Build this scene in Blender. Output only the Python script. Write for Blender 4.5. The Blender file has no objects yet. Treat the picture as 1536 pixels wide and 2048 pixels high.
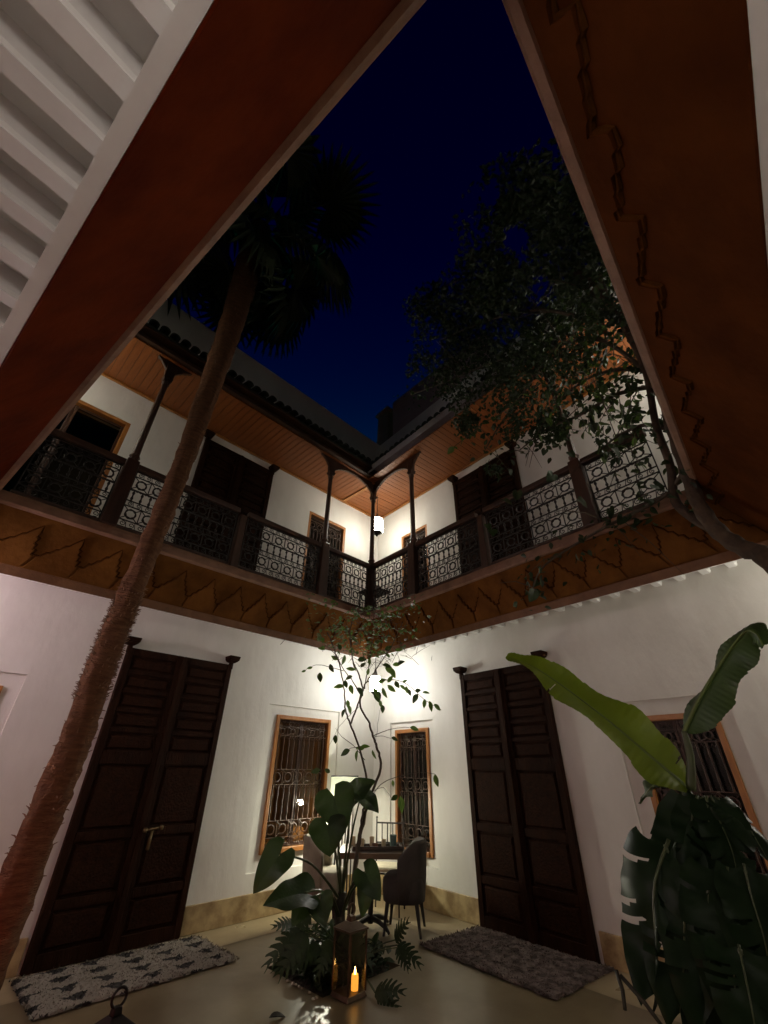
import bpy, math, random
from mathutils import Vector, Matrix, Euler, noise
R = math.radians
random.seed(7)
scene = bpy.context.scene
col = scene.collection

# ------------------------------------------------------------------ camera
FPX, PITCH, ROLL, YAW, HC = 826.46, R(31.9175), R(0.66), R(44.4564), 1.6
def cam_axes():
    cy, sy, cp, sp = math.cos(YAW), math.sin(YAW), math.cos(PITCH), math.sin(PITCH)
    f = Vector((cy*cp, sy*cp, sp)); r = Vector((sy, -cy, 0)); u = r.cross(f)
    cr, sr = math.cos(ROLL), math.sin(ROLL)
    return cr*r + sr*u, -sr*r + cr*u, f
CR, CU, CF = cam_axes()
camd = bpy.data.cameras.new('camera')
camd.sensor_fit = 'VERTICAL'; camd.sensor_height = 36.0; camd.lens = FPX/2048*36.0
camd.clip_start = 0.05; camd.clip_end = 500
cam = bpy.data.objects.new('camera', camd); col.objects.link(cam)
cam.matrix_world = Matrix(((CR.x, CU.x, -CF.x, 0), (CR.y, CU.y, -CF.y, 0), (CR.z, CU.z, -CF.z, HC), (0, 0, 0, 1)))
scene.camera = cam

# ------------------------------------------------------------------ sky, exposure
world = bpy.data.worlds.new('World'); scene.world = world; world.use_nodes = True
wn = world.node_tree.nodes; wl = world.node_tree.links; wn.clear()
wo = wn.new('ShaderNodeOutputWorld'); wb = wn.new('ShaderNodeBackground')
sky = wn.new('ShaderNodeTexSky'); sky.sky_type = 'NISHITA'; sky.sun_disc = False
sky.sun_elevation = R(-5.5); sky.sun_rotation = R(45); sky.altitude = 450
sky.air_density = 1.0; sky.dust_density = 0.2; sky.ozone_density = 6.0
wtint = wn.new('ShaderNodeMix'); wtint.data_type = 'RGBA'; wtint.blend_type = 'MULTIPLY'
wtint.inputs['Factor'].default_value = 1.0
wtint.inputs['B'].default_value = (0.0, 10.0, 1.0, 1)
wl.new(sky.outputs[0], wtint.inputs['A']); wl.new(wtint.outputs['Result'], wb.inputs[0])
wb.inputs[1].default_value = 5.2
wl.new(wb.outputs[0], wo.inputs[0])
scene.view_settings.view_transform = 'Standard'; scene.view_settings.look = 'None'
scene.view_settings.gamma = 1.0; scene.view_settings.use_curve_mapping = False
scene.view_settings.exposure = 0.0
scene.render.engine = 'CYCLES'
scene.cycles.use_denoising = True
scene.cycles.max_bounces = 8; scene.cycles.diffuse_bounces = 5; scene.cycles.glossy_bounces = 4
scene.cycles.transmission_bounces = 6; scene.cycles.transparent_max_bounces = 12
scene.cycles.sample_clamp_indirect = 4.0
scene.cycles.caustics_reflective = False; scene.cycles.caustics_refractive = False

# lamp strengths (radiance of the glowing panes / flames)
LAMP_LOW, LAMP_UP, LAMP_SIDE = 120.0, 50.0, 88.0

# ------------------------------------------------------------------ helpers
def pix(px, py, dist):
    """point seen at a place in the picture, `dist` metres away over the ground"""
    d = CF*FPX + CR*(px-768) + CU*(1024-py)
    t = dist/math.hypot(d.x, d.y)
    return Vector((d.x*t, d.y*t, HC + d.z*t))
def pixr(px, py, rng):
    d = (CF*FPX + CR*(px-768) + CU*(1024-py)).normalized()
    return Vector((0, 0, HC)) + d*rng
def onz(px, py, z):
    d = CF*FPX + CR*(px-768) + CU*(1024-py)
    t = (z-HC)/d.z
    return Vector((d.x*t, d.y*t, z))

def mat(name, color, rough=0.6, color2=None, scale=6.0, stretch=(1, 1, 1), bump=0.0, bscale=None, metal=0.0, spec=0.5,
        detail=6.0, lo=0.35, hi=0.65, translucent=None, emit=None, strength=0.0, coat=0.0, roughvar=0.0):
    m = bpy.data.materials.new(name); m.use_nodes = True
    nt = m.node_tree; n = nt.nodes; l = nt.links
    b = n['Principled BSDF']; out = n['Material Output']
    b.inputs['Roughness'].default_value = rough; b.inputs['Metallic'].default_value = metal
    b.inputs['Specular IOR Level'].default_value = spec; b.inputs['Coat Weight'].default_value = coat
    b.inputs['Base Color'].default_value = (*color, 1)
    tc = n.new('ShaderNodeTexCoord'); mp = n.new('ShaderNodeMapping'); mp.inputs['Scale'].default_value = stretch
    l.new(tc.outputs['Object'], mp.inputs[0])
    if color2 is not None:
        nz = n.new('ShaderNodeTexNoise'); nz.inputs['Scale'].default_value = scale; nz.inputs['Detail'].default_value = detail
        nz.inputs['Roughness'].default_value = 0.6
        l.new(mp.outputs[0], nz.inputs['Vector'])
        rp = n.new('ShaderNodeValToRGB'); rp.color_ramp.elements[0].position = lo; rp.color_ramp.elements[1].position = hi
        rp.color_ramp.elements[0].color = (*color, 1); rp.color_ramp.elements[1].color = (*color2, 1)
        l.new(nz.outputs['Fac'], rp.inputs[0]); l.new(rp.outputs[0], b.inputs['Base Color'])
        if roughvar:
            mr = n.new('ShaderNodeMapRange'); mr.inputs['To Min'].default_value = rough-roughvar; mr.inputs['To Max'].default_value = rough+roughvar
            l.new(nz.outputs['Fac'], mr.inputs['Value']); l.new(mr.outputs[0], b.inputs['Roughness'])
    if bump:
        nb = n.new('ShaderNodeTexNoise'); nb.inputs['Scale'].default_value = bscale or scale*3; nb.inputs['Detail'].default_value = 5
        l.new(mp.outputs[0], nb.inputs['Vector'])
        bp = n.new('ShaderNodeBump'); bp.inputs['Strength'].default_value = bump; bp.inputs['Distance'].default_value = 0.02
        l.new(nb.outputs['Fac'], bp.inputs['Height']); l.new(bp.outputs[0], b.inputs['Normal'])
    if emit is not None:
        b.inputs['Emission Color'].default_value = (*emit, 1); b.inputs['Emission Strength'].default_value = strength
    if translucent is not None:
        tr = n.new('ShaderNodeBsdfTranslucent'); tr.inputs[0].default_value = (*translucent, 1)
        mx = n.new('ShaderNodeMixShader'); mx.inputs[0].default_value = 0.35
        l.new(b.outputs[0], mx.inputs[1]); l.new(tr.outputs[0], mx.inputs[2]); l.new(mx.outputs[0], out.inputs[0])
    return m

M = {}
M['plaster'] = mat('white_plaster', (.80, .785, .745), .75, (.68, .66, .615), 0.9, stretch=(1.6, 1.6, .7), bump=.36, bscale=5, detail=9)
M['ceiling'] = mat('white_ceiling', (.80, .785, .77), .7, (.72, .705, .69), 3, bump=.10, bscale=14)
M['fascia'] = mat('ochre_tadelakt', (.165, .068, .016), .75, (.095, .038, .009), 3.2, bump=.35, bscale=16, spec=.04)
M['fascia_shaded'] = mat('shaded_tadelakt', (.085, .024, .004), .75, (.05, .013, .002), 2.6, bump=.4, bscale=12, spec=.03)  # ochre fascia with the near-right side's weaker light darkened into its colour
M['fascia_red_glow'] = mat('red_glow_tadelakt', (.115, .018, .003), .75, (.065, .009, .002), 2.2, bump=.3, bscale=14, spec=.03)  # ochre fascia with near-left shade and red glow put into its colour
M['ledge'] = mat('ledge_plaster', (.25, .13, .08), .6, (.17, .085, .05), 5, bump=.35, bscale=24)
M['trim'] = mat('trim_plaster', (.20, .09, .035), .6, (.13, .055, .02), 5, bump=.35, bscale=24)
M['groove'] = mat('dark_groove', (.05, .018, .004), .9, (.085, .030, .006), 14, spec=0.0)
M['floor'] = mat('polished_floor', (.21, .165, .095), .34, (.15, .115, .065), 1.7, bump=.03, bscale=5, spec=.5, roughvar=.09)
M['border'] = mat('floor_border', (.36, .29, .17), .3, (.28, .22, .13), 2.0, bump=.03, bscale=5, roughvar=.08)
M['skirting'] = mat('travertine', (.50, .38, .20), .38, (.24, .16, .075), 5, bump=.1, lo=.38, hi=.62, detail=10)
M['door'] = mat('old_door_wood', (.026, .0095, .004), .6, (.014, .005, .0023), 3.5, stretch=(3, 3, .6), bump=.5, bscale=22, spec=.05)
M['door_panel'] = mat('carved_panel_wood', (.029, .0105, .0045), .6, (.013, .0048, .0023), 26, bump=.45, bscale=42, spec=.05)
M['wood'] = mat('orange_wood', (.38, .16, .04), .42, (.26, .095, .022), 5, stretch=(1, 1, .25), bump=.15, bscale=30)
M['plank'] = mat('ceiling_plank', (.27, .082, .014), .5, (.165, .046, .009), 7, stretch=(1, .2, 1), bump=.15, bscale=30)
M['post'] = mat('dark_post_wood', (.06, .023, .010), .48, (.034, .013, .006), 7, stretch=(1, 1, .2), bump=.3, bscale=26)
M['frieze'] = mat('frieze_wood', (.06, .023, .008), .55, (.034, .013, .005), 6, bump=.2, bscale=24)
M['iron'] = mat('black_iron', (.018, .014, .012), .45, spec=.4)
M['iron_brown'] = mat('brown_iron', (.06, .034, .02), .5, spec=.4)
M['tile'] = mat('roof_tile_glaze', (.035, .05, .035), .5, (.02, .03, .025), 8, bump=.2)
M['eave_grey'] = mat('grey_painted_board', (.36, .34, .36), .7, (.28, .26, .28), 4)
M['parapet'] = mat('parapet_plaster', (.30, .24, .19), .85, (.23, .18, .145), 2.5, bump=.3, bscale=12)
M['parapet_pink'] = mat('pink_plaster', (.42, .31, .32), .85, (.36, .26, .27), 2.5, bump=.2, bscale=12)
M['palm_bark'] = mat('palm_bark', (.165, .078, .041), .9, (.09, .042, .023), 9, stretch=(1, 1, 4), bump=1.0, bscale=26, spec=.1)
M['fibre'] = mat('palm_fibre', (.20, .11, .065), .85, (.18, .10, .06), 10)
M['frond'] = mat('palm_leaf', (.022, .035, .012), .6, (.035, .05, .018), 5)
M['bark'] = mat('vine_bark', (.075, .045, .026), .85, (.04, .024, .015), 9, bump=.7, bscale=24)
M['twig'] = mat('twig', (.055, .038, .022), .7)
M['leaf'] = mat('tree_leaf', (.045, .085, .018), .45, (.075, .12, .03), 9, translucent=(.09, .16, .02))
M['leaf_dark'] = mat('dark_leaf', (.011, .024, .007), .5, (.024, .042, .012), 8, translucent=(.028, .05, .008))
M['aloc'] = mat('elephant_ear_leaf', (.016, .034, .012), .36, (.024, .046, .016), 6, bump=.2, bscale=14, translucent=(.035, .06, .012), spec=.4)
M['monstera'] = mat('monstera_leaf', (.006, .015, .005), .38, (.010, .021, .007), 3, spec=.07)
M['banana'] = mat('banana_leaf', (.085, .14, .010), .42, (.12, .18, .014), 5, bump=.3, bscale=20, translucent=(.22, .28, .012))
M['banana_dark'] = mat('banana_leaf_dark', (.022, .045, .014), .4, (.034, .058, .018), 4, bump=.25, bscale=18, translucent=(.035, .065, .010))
M['midrib'] = mat('banana_midrib', (.09, .13, .025), .5, (.07, .10, .02), 8)
M['stalk'] = mat('green_stalk', (.055, .075, .022), .45, (.04, .05, .018), 8)
M['stem_dark'] = mat('plant_trunk', (.035, .030, .016), .65, (.02, .017, .010), 10, bump=.6, bscale=22)
M['soil'] = mat('soil', (.030, .020, .012), .95, (.05, .035, .02), 20, bump=1.0, bscale=40)
M['pebble'] = mat('pebble', (.55, .50, .42), .5, (.35, .31, .26), 12)
M['rug_dark'] = mat('purple_shag', (.058, .040, .034), .95, (.15, .112, .098), 11, bump=.8, bscale=60, lo=.42, hi=.58)
M['chair_dark'] = mat('charcoal_velvet', (.050, .038, .030), .85, (.035, .027, .022), 8, bump=.15, bscale=90)
M['chair_taupe'] = mat('taupe_velvet', (.30, .26, .19), .8, (.23, .195, .145), 8, bump=.15, bscale=90)
M['black_wood'] = mat('black_leg', (.012, .010, .008), .45)
M['table'] = mat('table_wood', (.14, .085, .045), .35, (.075, .042, .022), 5, stretch=(.3, 3, 3), bump=.15, bscale=30)
M['cushion'] = mat('cream_cushion', (.62, .56, .42), .9, (.52, .46, .34), 10, bump=.3, bscale=60)
M['copper'] = mat('lantern_copper', (.13, .085, .055), .4, (.08, .05, .032), 9, metal=.75, bump=.1)
M['lantern_black'] = mat('lantern_iron', (.014, .009, .007), .6, metal=.2, spec=.2)
M['brass'] = mat('brass', (.16, .11, .05), .45, metal=.7)
M['wax'] = mat('candle_wax', (.85, .45, .10), .5, emit=(1.0, .42, .06), strength=1.3)
M['flame'] = mat('flame', (1, .8, .4), .5, emit=(1.0, .62, .22), strength=22)
M['lamp_low'] = mat('lamp_panes', (.9, .9, .9), .5, emit=(1.0, .985, .90), strength=LAMP_LOW)
M['lamp_up'] = mat('gallery_lamp_panes', (.9, .9, .9), .5, emit=(1.0, .95, .80), strength=LAMP_UP)
M['lamp_side'] = mat('side_lamp_panes', (.9, .9, .9), .5, emit=(1.0, .95, .82), strength=LAMP_SIDE)
M['lamp_pink'] = mat('pink_lamp_panes', (.9, .9, .9), .5, emit=(1.0, .76, .82), strength=LAMP_SIDE*1.5)
M['lamp_dim'] = mat('dim_lamp_panes', (.9, .9, .9), .5, emit=(1.0, .90, .82), strength=LAMP_SIDE*.40)
M['lamp_red'] = mat('red_lamp_panes', (.9, .1, .1), .5, emit=(1.0, .05, .02), strength=8)
M['shade'] = mat('pale_shade', (.62, .62, .45), .8, (.45, .5, .3), 9, emit=(.95, 1.0, .68), strength=.7)
M['bulb'] = mat('corner_bulb', (.9, .9, .9), .5, emit=(1.0, .97, .76), strength=520)
M['bed_lamp'] = mat('warm_shade', (.9, .7, .4), .8, emit=(1.0, .55, .18), strength=7)
M['room'] = mat('room_plaster', (.42, .33, .24), .8, (.36, .28, .2), 3)
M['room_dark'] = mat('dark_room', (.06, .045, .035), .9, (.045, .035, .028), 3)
M['bed'] = mat('bed_linen', (.6, .5, .36), .9, (.52, .42, .3), 6)
M['cup_green'] = mat('green_glaze', (.12, .19, .17), .25, (.08, .13, .12), 12)
M['cup_cream'] = mat('cream_glaze', (.55, .45, .28), .3, (.45, .34, .2), 12)
M['cup_brown'] = mat('brown_glaze', (.12, .05, .025), .3, (.2, .09, .04), 12)
M['terracotta'] = mat('dark_pot_clay', (.035, .024, .018), .8, (.025, .017, .012), 8, bump=.2)
M['tray'] = mat('dark_tray', (.055, .032, .02), .4, (.03, .018, .012), 8)
def glass_mat(name, tint, rough, trans, spec=.5):
    m = bpy.data.materials.new(name); m.use_nodes = True; nt = m.node_tree; n = nt.nodes; l = nt.links; n.clear()
    o = n.new('ShaderNodeOutputMaterial'); t = n.new('ShaderNodeBsdfTransparent'); t.inputs[0].default_value = (*tint, 1)
    g = n.new('ShaderNodeBsdfGlossy'); g.inputs['Roughness'].default_value = rough
    fr = n.new('ShaderNodeFresnel'); fr.inputs[0].default_value = 1.5
    gm = n.new('ShaderNodeNewGeometry'); iv_ = n.new('ShaderNodeMath'); iv_.operation = 'SUBTRACT'; iv_.inputs[0].default_value = 1.0; l.new(gm.outputs['Backfacing'], iv_.inputs[1])
    mu = n.new('ShaderNodeMath'); mu.operation = 'MULTIPLY'; l.new(fr.outputs[0], mu.inputs[0]); l.new(iv_.outputs[0], mu.inputs[1])
    mx = n.new('ShaderNodeMixShader'); l.new(mu.outputs[0], mx.inputs[0]); l.new(t.outputs[0], mx.inputs[1]); l.new(g.outputs[0], mx.inputs[2])
    l.new(mx.outputs[0], o.inputs[0]); return m
M['pane'] = glass_mat('window_glass', (.75, .72, .65), .03, True)
M['lglass'] = glass_mat('lantern_glass', (.93, .89, .80), .05, True)

# black and white shaggy rug
def rug_bw():
    m = mat('black_white_shag', (.5, .46, .38), .95, bump=.9, bscale=60)
    nt = m.node_tree; n = nt.nodes; l = nt.links; b = n['Principled BSDF']
    tc = n.new('ShaderNodeTexCoord')
    nz = n.new('ShaderNodeTexNoise'); nz.inputs['Scale'].default_value = 14
    l.new(tc.outputs['Object'], nz.inputs['Vector'])
    mv = n.new('ShaderNodeMix'); mv.data_type = 'RGBA'; mv.blend_type = 'LINEAR_LIGHT'; mv.inputs['Factor'].default_value = .07
    l.new(tc.outputs['Object'], mv.inputs['A']); l.new(nz.outputs['Color'], mv.inputs['B'])
    sx = n.new('ShaderNodeSeparateXYZ'); l.new(mv.outputs['Result'], sx.inputs[0])
    def math_(op, a, bb=None):
        k = n.new('ShaderNodeMath'); k.operation = op
        if isinstance(a, (int, float)): k.inputs[0].default_value = a
        else: l.new(a, k.inputs[0])
        if bb is not None:
            if isinstance(bb, (int, float)): k.inputs[1].default_value = bb
            else: l.new(bb, k.inputs[1])
        return k.outputs[0]
    u = math_('PINGPONG', sx.outputs[0], .15); v = math_('FRACT', math_('MULTIPLY', sx.outputs[1], 4.5))
    tri = math_('LESS_THAN', math_('DIVIDE', u, .15), math_('SUBTRACT', math_('MULTIPLY', v, 1.15), .42))
    mx = n.new('ShaderNodeMix'); mx.data_type = 'RGBA'
    mx.inputs['A'].default_value = (.24, .215, .175, 1); mx.inputs['B'].default_value = (.016, .014, .012, 1)
    l.new(tri, mx.inputs['Factor']); l.new(mx.outputs['Result'], b.inputs['Base Color'])
    return m
M['rug_bw'] = rug_bw()

class MB:
    def __init__(s): s.v = []; s.f = []
    def quad(s, a, b, c, d):
        i = len(s.v); s.v += [a, b, c, d]; s.f.append((i, i+1, i+2, i+3)); return s
    def box(s, x0, y0, z0, x1, y1, z1):
        i = len(s.v)
        s.v += [(x0,y0,z0),(x1,y0,z0),(x1,y1,z0),(x0,y1,z0),(x0,y0,z1),(x1,y0,z1),(x1,y1,z1),(x0,y1,z1)]
        s.f += [(i,i+3,i+2,i+1),(i+4,i+5,i+6,i+7),(i,i+1,i+5,i+4),(i+1,i+2,i+6,i+5),(i+2,i+3,i+7,i+6),(i+3,i,i+4,i+7)]
        return s
    def frustum(s, cx, cy, z0, a0, b0, z1, a1, b1, cx1=None, cy1=None):
        i = len(s.v); cx1 = cx if cx1 is None else cx1; cy1 = cy if cy1 is None else cy1
        for (x, y, z, a, b) in ((cx, cy, z0, a0, b0), (cx1, cy1, z1, a1, b1)):
            s.v += [(x-a,y-b,z),(x+a,y-b,z),(x+a,y+b,z),(x-a,y+b,z)]
        s.f += [(i,i+3,i+2,i+1),(i+4,i+5,i+6,i+7),(i,i+1,i+5,i+4),(i+1,i+2,i+6,i+5),(i+2,i+3,i+7,i+6),(i+3,i,i+4,i+7)]
        return s
    def prism(s, pts, ext):
        """closed polygon pts (3D) extruded by vector ext"""
        i = len(s.v); n = len(pts); e = Vector(ext)
        s.v += [tuple(p) for p in pts] + [tuple(Vector(p)+e) for p in pts]
        s.f.append(tuple(range(i+n-1, i-1, -1))); s.f.append(tuple(range(i+n, i+2*n)))
        for k in range(n):
            j = (k+1) % n; s.f.append((i+k, i+j, i+n+j, i+n+k))
        return s
    def loft(s, rings, cap=True, closed=True):
        i = len(s.v); n = len(rings[0])
        for r in rings: s.v += [tuple(p) for p in r]
        for a in range(len(rings)-1):
            for k in range(n if closed else n-1):
                j = (k+1) % n
                s.f.append((i+a*n+k, i+a*n+j, i+(a+1)*n+j, i+(a+1)*n+k))
        if cap and closed:
            s.f.append(tuple(range(i+n-1, i-1, -1))); b = i+(len(rings)-1)*n
            s.f.append(tuple(range(b, b+n)))
        return s
    def tube(s, path, rad, n=6, cap=True):
        P = [Vector(p) for p in path]
        if not isinstance(rad, (list, tuple)): rad = [rad]*len(P)
        rings = []; prev = None
        for k, p in enumerate(P):
            t = (P[min(k+1, len(P)-1)] - P[max(k-1, 0)])
            t = t.normalized() if t.length > 1e-9 else Vector((0, 0, 1))
            if prev is None:
                a = t.orthogonal().normalized()
            else:
                a = (prev - t*prev.dot(t)); a = a.normalized() if a.length > 1e-6 else t.orthogonal().normalized()
            prev = a; b = t.cross(a)
            rings.append([p + (a*math.cos(q) + b*math.sin(q))*rad[k] for q in (2*math.pi*j/n for j in range(n))])
        return s.loft(rings, cap)
    def lathe(s, prof, n=16, c=(0, 0, 0), cap=True):
        rings = [[(c[0]+r*math.cos(2*math.pi*j/n), c[1]+r*math.sin(2*math.pi*j/n), c[2]+z) for j in range(n)] for r, z in prof]
        return s.loft(rings, cap)
    def add(s, v, f, mtx=None):
        i = len(s.v)
        s.v += [tuple(mtx @ Vector(p)) for p in v] if mtx is not None else list(v)
        s.f += [tuple(i+k for k in q) for q in f]; return s
    def mesh(s, name, m, smooth=False):
        me = bpy.data.meshes.new(name); me.from_pydata([tuple(p) for p in s.v], [], s.f); me.update()
        me.materials.append(m)
        if smooth: me.shade_smooth()
        return me
    def build(s, name, m, parent=None, smooth=False, bevel=0.0, **k):
        return place(name, s.mesh(name, m, smooth), parent, bevel=bevel, **k)
def place(name, me, parent=None, mtx=None, bevel=0.0, loc=None, rot=None, label=None, cat=None, group=None, kind=None):
    o = bpy.data.objects.new(name, me); col.objects.link(o)
    if parent is not None: o.parent = parent
    if mtx is not None: o.matrix_local = mtx
    if loc is not None: o.location = loc
    if rot is not None: o.rotation_euler = (0, 0, rot) if isinstance(rot, (int, float)) else rot
    if bevel:
        b = o.modifiers.new('bevel', 'BEVEL'); b.width = bevel; b.segments = 2; b.limit_method = 'ANGLE'; b.angle_limit = R(40)
    return tag(o, label, cat, group, kind)
def tag(o, label=None, cat=None, group=None, kind=None):
    for k, v in (('label', label), ('category', cat), ('group', group), ('kind', kind)):
        if v: o[k] = v
    return o
def thing(name, label, cat, loc=(0, 0, 0), rot=0.0, group=None):
    return place(name, None, None, loc=loc, rot=rot, label=label, cat=cat, group=group)
def dup(root, loc, rot, label, group=None):
    def cp(o, par):
        c = o.copy(); col.objects.link(c); c.parent = par
        for ch in list(o.children): cp(ch, c)
        return c
    c = cp(root, None); c.location = loc; c.rotation_euler = (0, 0, rot); tag(c, label, None, group)
    return c
def spiral(cx, cz, r0, turns, a0, sgn=1, n=14, y=0.0):
    return [(cx + r0*(1-.78*t)*math.cos(a0+sgn*turns*2*math.pi*t), y, cz + r0*(1-.78*t)*math.sin(a0+sgn*turns*2*math.pi*t)) for t in (k/n for k in range(n+1))]
def catmull(P, n=6):
    P = [Vector(p) for p in P]; out = []
    for i in range(len(P)-1):
        a, b, c, d = P[max(i-1, 0)], P[i], P[i+1], P[min(i+2, len(P)-1)]
        for k in range(n):
            t = k/n
            out.append(.5*((2*b) + (c-a)*t + (2*a-5*b+4*c-d)*t*t + (3*b-a-3*c+d)*t**3))
    out.append(P[-1]); return out
def aim(base, tip, up=(0, 0, 1), roll=0.0, sx=1.0, sz=None):
    """matrix: local +Y runs base->tip with its length as scale, +Z near `up`"""
    b, t = Vector(base), Vector(tip); y = t-b; L = y.length; y.normalize()
    u = Vector(up); z = u - y*u.dot(y)
    if z.length < 1e-4: z = y.orthogonal()
    z.normalize(); x = y.cross(z)
    if roll:
        q = Matrix.Rotation(roll, 3, y); x = q @ x; z = q @ z
    sz = L if sz is None else sz
    return Matrix(((x.x*L*sx, y.x*L, z.x*sz, b.x), (x.y*L*sx, y.y*L, z.y*sz, b.y), (x.z*L*sx, y.z*L, z.z*sz, b.z), (0, 0, 0, 1)))

# ------------------------------------------------------------------ plan of the courtyard
ROTR = R(-95.711)
FL = ((0, 6.05, 0), 0.0)                 # far left wall: local X along the wall to the right, local Y into the wall
FR = ((5.98, 6.05, 0), ROTR)             # far right wall, X measured from the far corner
XR, YR = Vector((math.cos(ROTR), math.sin(ROTR), 0)), Vector((-math.sin(ROTR), math.cos(ROTR), 0))
def wr(s, d, z=0): return Vector((5.98, 6.05, 0)) + XR*s + YR*d + Vector((0, 0, z))
Z0, Z1 = 3.2, 3.9
def isect(a, b, c, d):
    # line1 x = a + b*y ; line2 y = c + d*x
    y = (c + d*a)/(1 - d*b); return (a + b*y, y)
# corners A (left) B (far) C (right) D (near): underside and top of the sloping parapet
def quad_corners(yl, xr0, yr0, nl, nr):
    ar, br = xr0 - .1*yr0, .1
    A = (nl[0] + nl[1]*yl, yl); B = (ar + br*yl, yl)
    C = isect(ar, br, nr[0], nr[1]); D = isect(nl[0], nl[1], nr[0], nr[1])
    return [Vector((*p, 0)) for p in (A, B, C, D)]
QB = quad_corners(5.33, 5.06, 5.33, (-.104, -.105), (-.52, .055))
QT = quad_corners(5.03, 4.81, 5.03, (.29, -.108), (-.12, .0615))
QW = quad_corners(6.05, 5.98, 6.05, (-1.15, -.105), (-1.50, .055))     # the walls
def ring(o, z): return [QB[i] + (QT[i]-QB[i])*o + Vector((0, 0, z)) for i in range(4)]
SIDES = ('left', 'right', 'near_right', 'near_left')    # A-B, B-C, C-D, D-A

# ------------------------------------------------------------------ floor and planting bed
BX0, BX1, BY0, BY1 = 3.25, 4.2, 3.83, 4.68
f = MB(); xs = [-4, BX0, BX1, 9]; ys = [-4, BY0, BY1, 9]
for i in range(3):
    for j in range(3):
        if i == 1 and j == 1: continue
        f.quad((xs[i], ys[j], 0), (xs[i+1], ys[j], 0), (xs[i+1], ys[j+1], 0), (xs[i], ys[j+1], 0))
for (a, b) in (((BX0, BY0), (BX1, BY0)), ((BX1, BY0), (BX1, BY1)), ((BX1, BY1), (BX0, BY1)), ((BX0, BY1), (BX0, BY0))):
    f.quad((*a, 0), (*b, 0), (*b, -.3), (*a, -.3))
f.build('floor', M['floor'], kind='structure', label='polished beige floor of the courtyard')
fb = MB()
C5 = wr(.58+.02, -.6)
pa, pb, pc = Vector((-2, 5.47, 0)), Vector((5.98-.62-.0585, 5.47, 0)), wr(7.4, -.62)
for (p, q, r_, s_) in ((pa, pb, Vector((6.1, 6.1, 0)), Vector((-2, 6.1, 0))), (pb, pc, wr(7.4, .1), Vector((6.1, 6.1, 0)))):
    fb.quad(*[(v.x, v.y, .004) for v in (p, q, r_, s_)])
fb.build('floor_border', M['border'], kind='structure', label='paler stone border along the far walls')
sm = MB(); N = 16
for i in range(N):
    for j in range(N):
        def P(a, b):
            x = BX0+(BX1-BX0)*a/N; y = BY0+(BY1-BY0)*b/N
            return (x, y, -.06 + .05*noise.noise((x*6, y*6, 0)))
        sm.quad(P(i, j), P(i+1, j), P(i+1, j+1), P(i, j+1))
sm.build('soil', M['soil'], kind='structure', label='dark soil in the square planting bed')

# ------------------------------------------------------------------ walls with recesses and openings
def wall(name, fr, x0, x1, z0, z1, cells, label, m='plaster', thick=.3):
    """cells: (x0, x1, z0, z1, depth); later ones win; depth None is a hole"""
    xs = sorted({x0, x1, *[c[0] for c in cells], *[c[1] for c in cells]}); zs = sorted({z0, z1, *[c[2] for c in cells], *[c[3] for c in cells]})
    def dep(i, j):
        if i < 0 or j < 0 or i >= len(xs)-1 or j >= len(zs)-1: return thick
        cx, cz = (xs[i]+xs[i+1])/2, (zs[j]+zs[j+1])/2; d = 0.0
        for c in cells:
            if c[0] < cx < c[1] and c[2] < cz < c[3]: d = thick if c[4] is None else c[4]
        return d
    w = MB()
    for i in range(len(xs)-1):
        for j in range(len(zs)-1):
            d = dep(i, j); a, b, lo, hi = xs[i], xs[i+1], zs[j], zs[j+1]
            if d < thick: w.quad((a, d, lo), (b, d, lo), (b, d, hi), (a, d, hi))
            e = dep(i+1, j)
            if e != d: w.quad((b, d, lo), (b, e, lo), (b, e, hi), (b, d, hi))
            e = dep(i, j+1)
            if e != d: w.quad((a, d, hi), (b, d, hi), (b, e, hi), (a, e, hi))
            if i == 0: w.quad((a, thick, lo), (a, d, lo), (a, d, hi), (a, thick, hi))
    return w.build(name, M[m], kind='structure', loc=fr[0], rot=fr[1], label=label)
WINL = (3.90, 4.96, .62, 2.30); WINL2 = (-.55, .55, .62, 2.30)
WINR = (.56, 1.36, .55, 2.18); WINR2 = (4.47, 5.30, .55, 2.12)
UPL = (4.02, 4.99, 3.93, 6.04); UPL0 = (-.75, .62, 3.93, 6.05); UPR = (.80, 1.57, 3.93, 5.88)
wall('wall_left', FL, -2.4, 5.98, 0, 9.0, [
    (3.73, 5.13, .45, 2.43, .03), (*WINL, None), (-.72, .70, .45, 2.43, .03), (*WINL2, None),
    (*UPL, None), (*UPL0, None)], 'white plaster wall on the far left, both storeys')
wall('wall_right', FR, 0.0, 8.2, 0, 9.0, [
    (.44, 1.475, .45, 2.29, .03), (*WINR, None), (4.30, 5.43, .45, 2.27, .03), (*WINR2, None), (*UPR, None)],
    'white plaster wall on the far right, both storeys')
# the two walls behind the viewer
for nm, a, b, lb in (('wall_near_right', QW[2], QW[3], 'white plaster wall closing the courtyard on the near right'),
                     ('wall_near_left', QW[3], QW[0], 'white plaster wall closing the courtyard on the near left')):
    w = MB(); n_ = (b-a).cross(Vector((0, 0, 1))).normalized()
    n_ = n_ if n_.dot(Vector((2.3, 2.6, 0))-a) < 0 else -n_
    w.prism([a, b, b+n_*.3, a+n_*.3], (0, 0, 7.0))
    w.build(nm, M['plaster'], kind='structure', label=lb)
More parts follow.
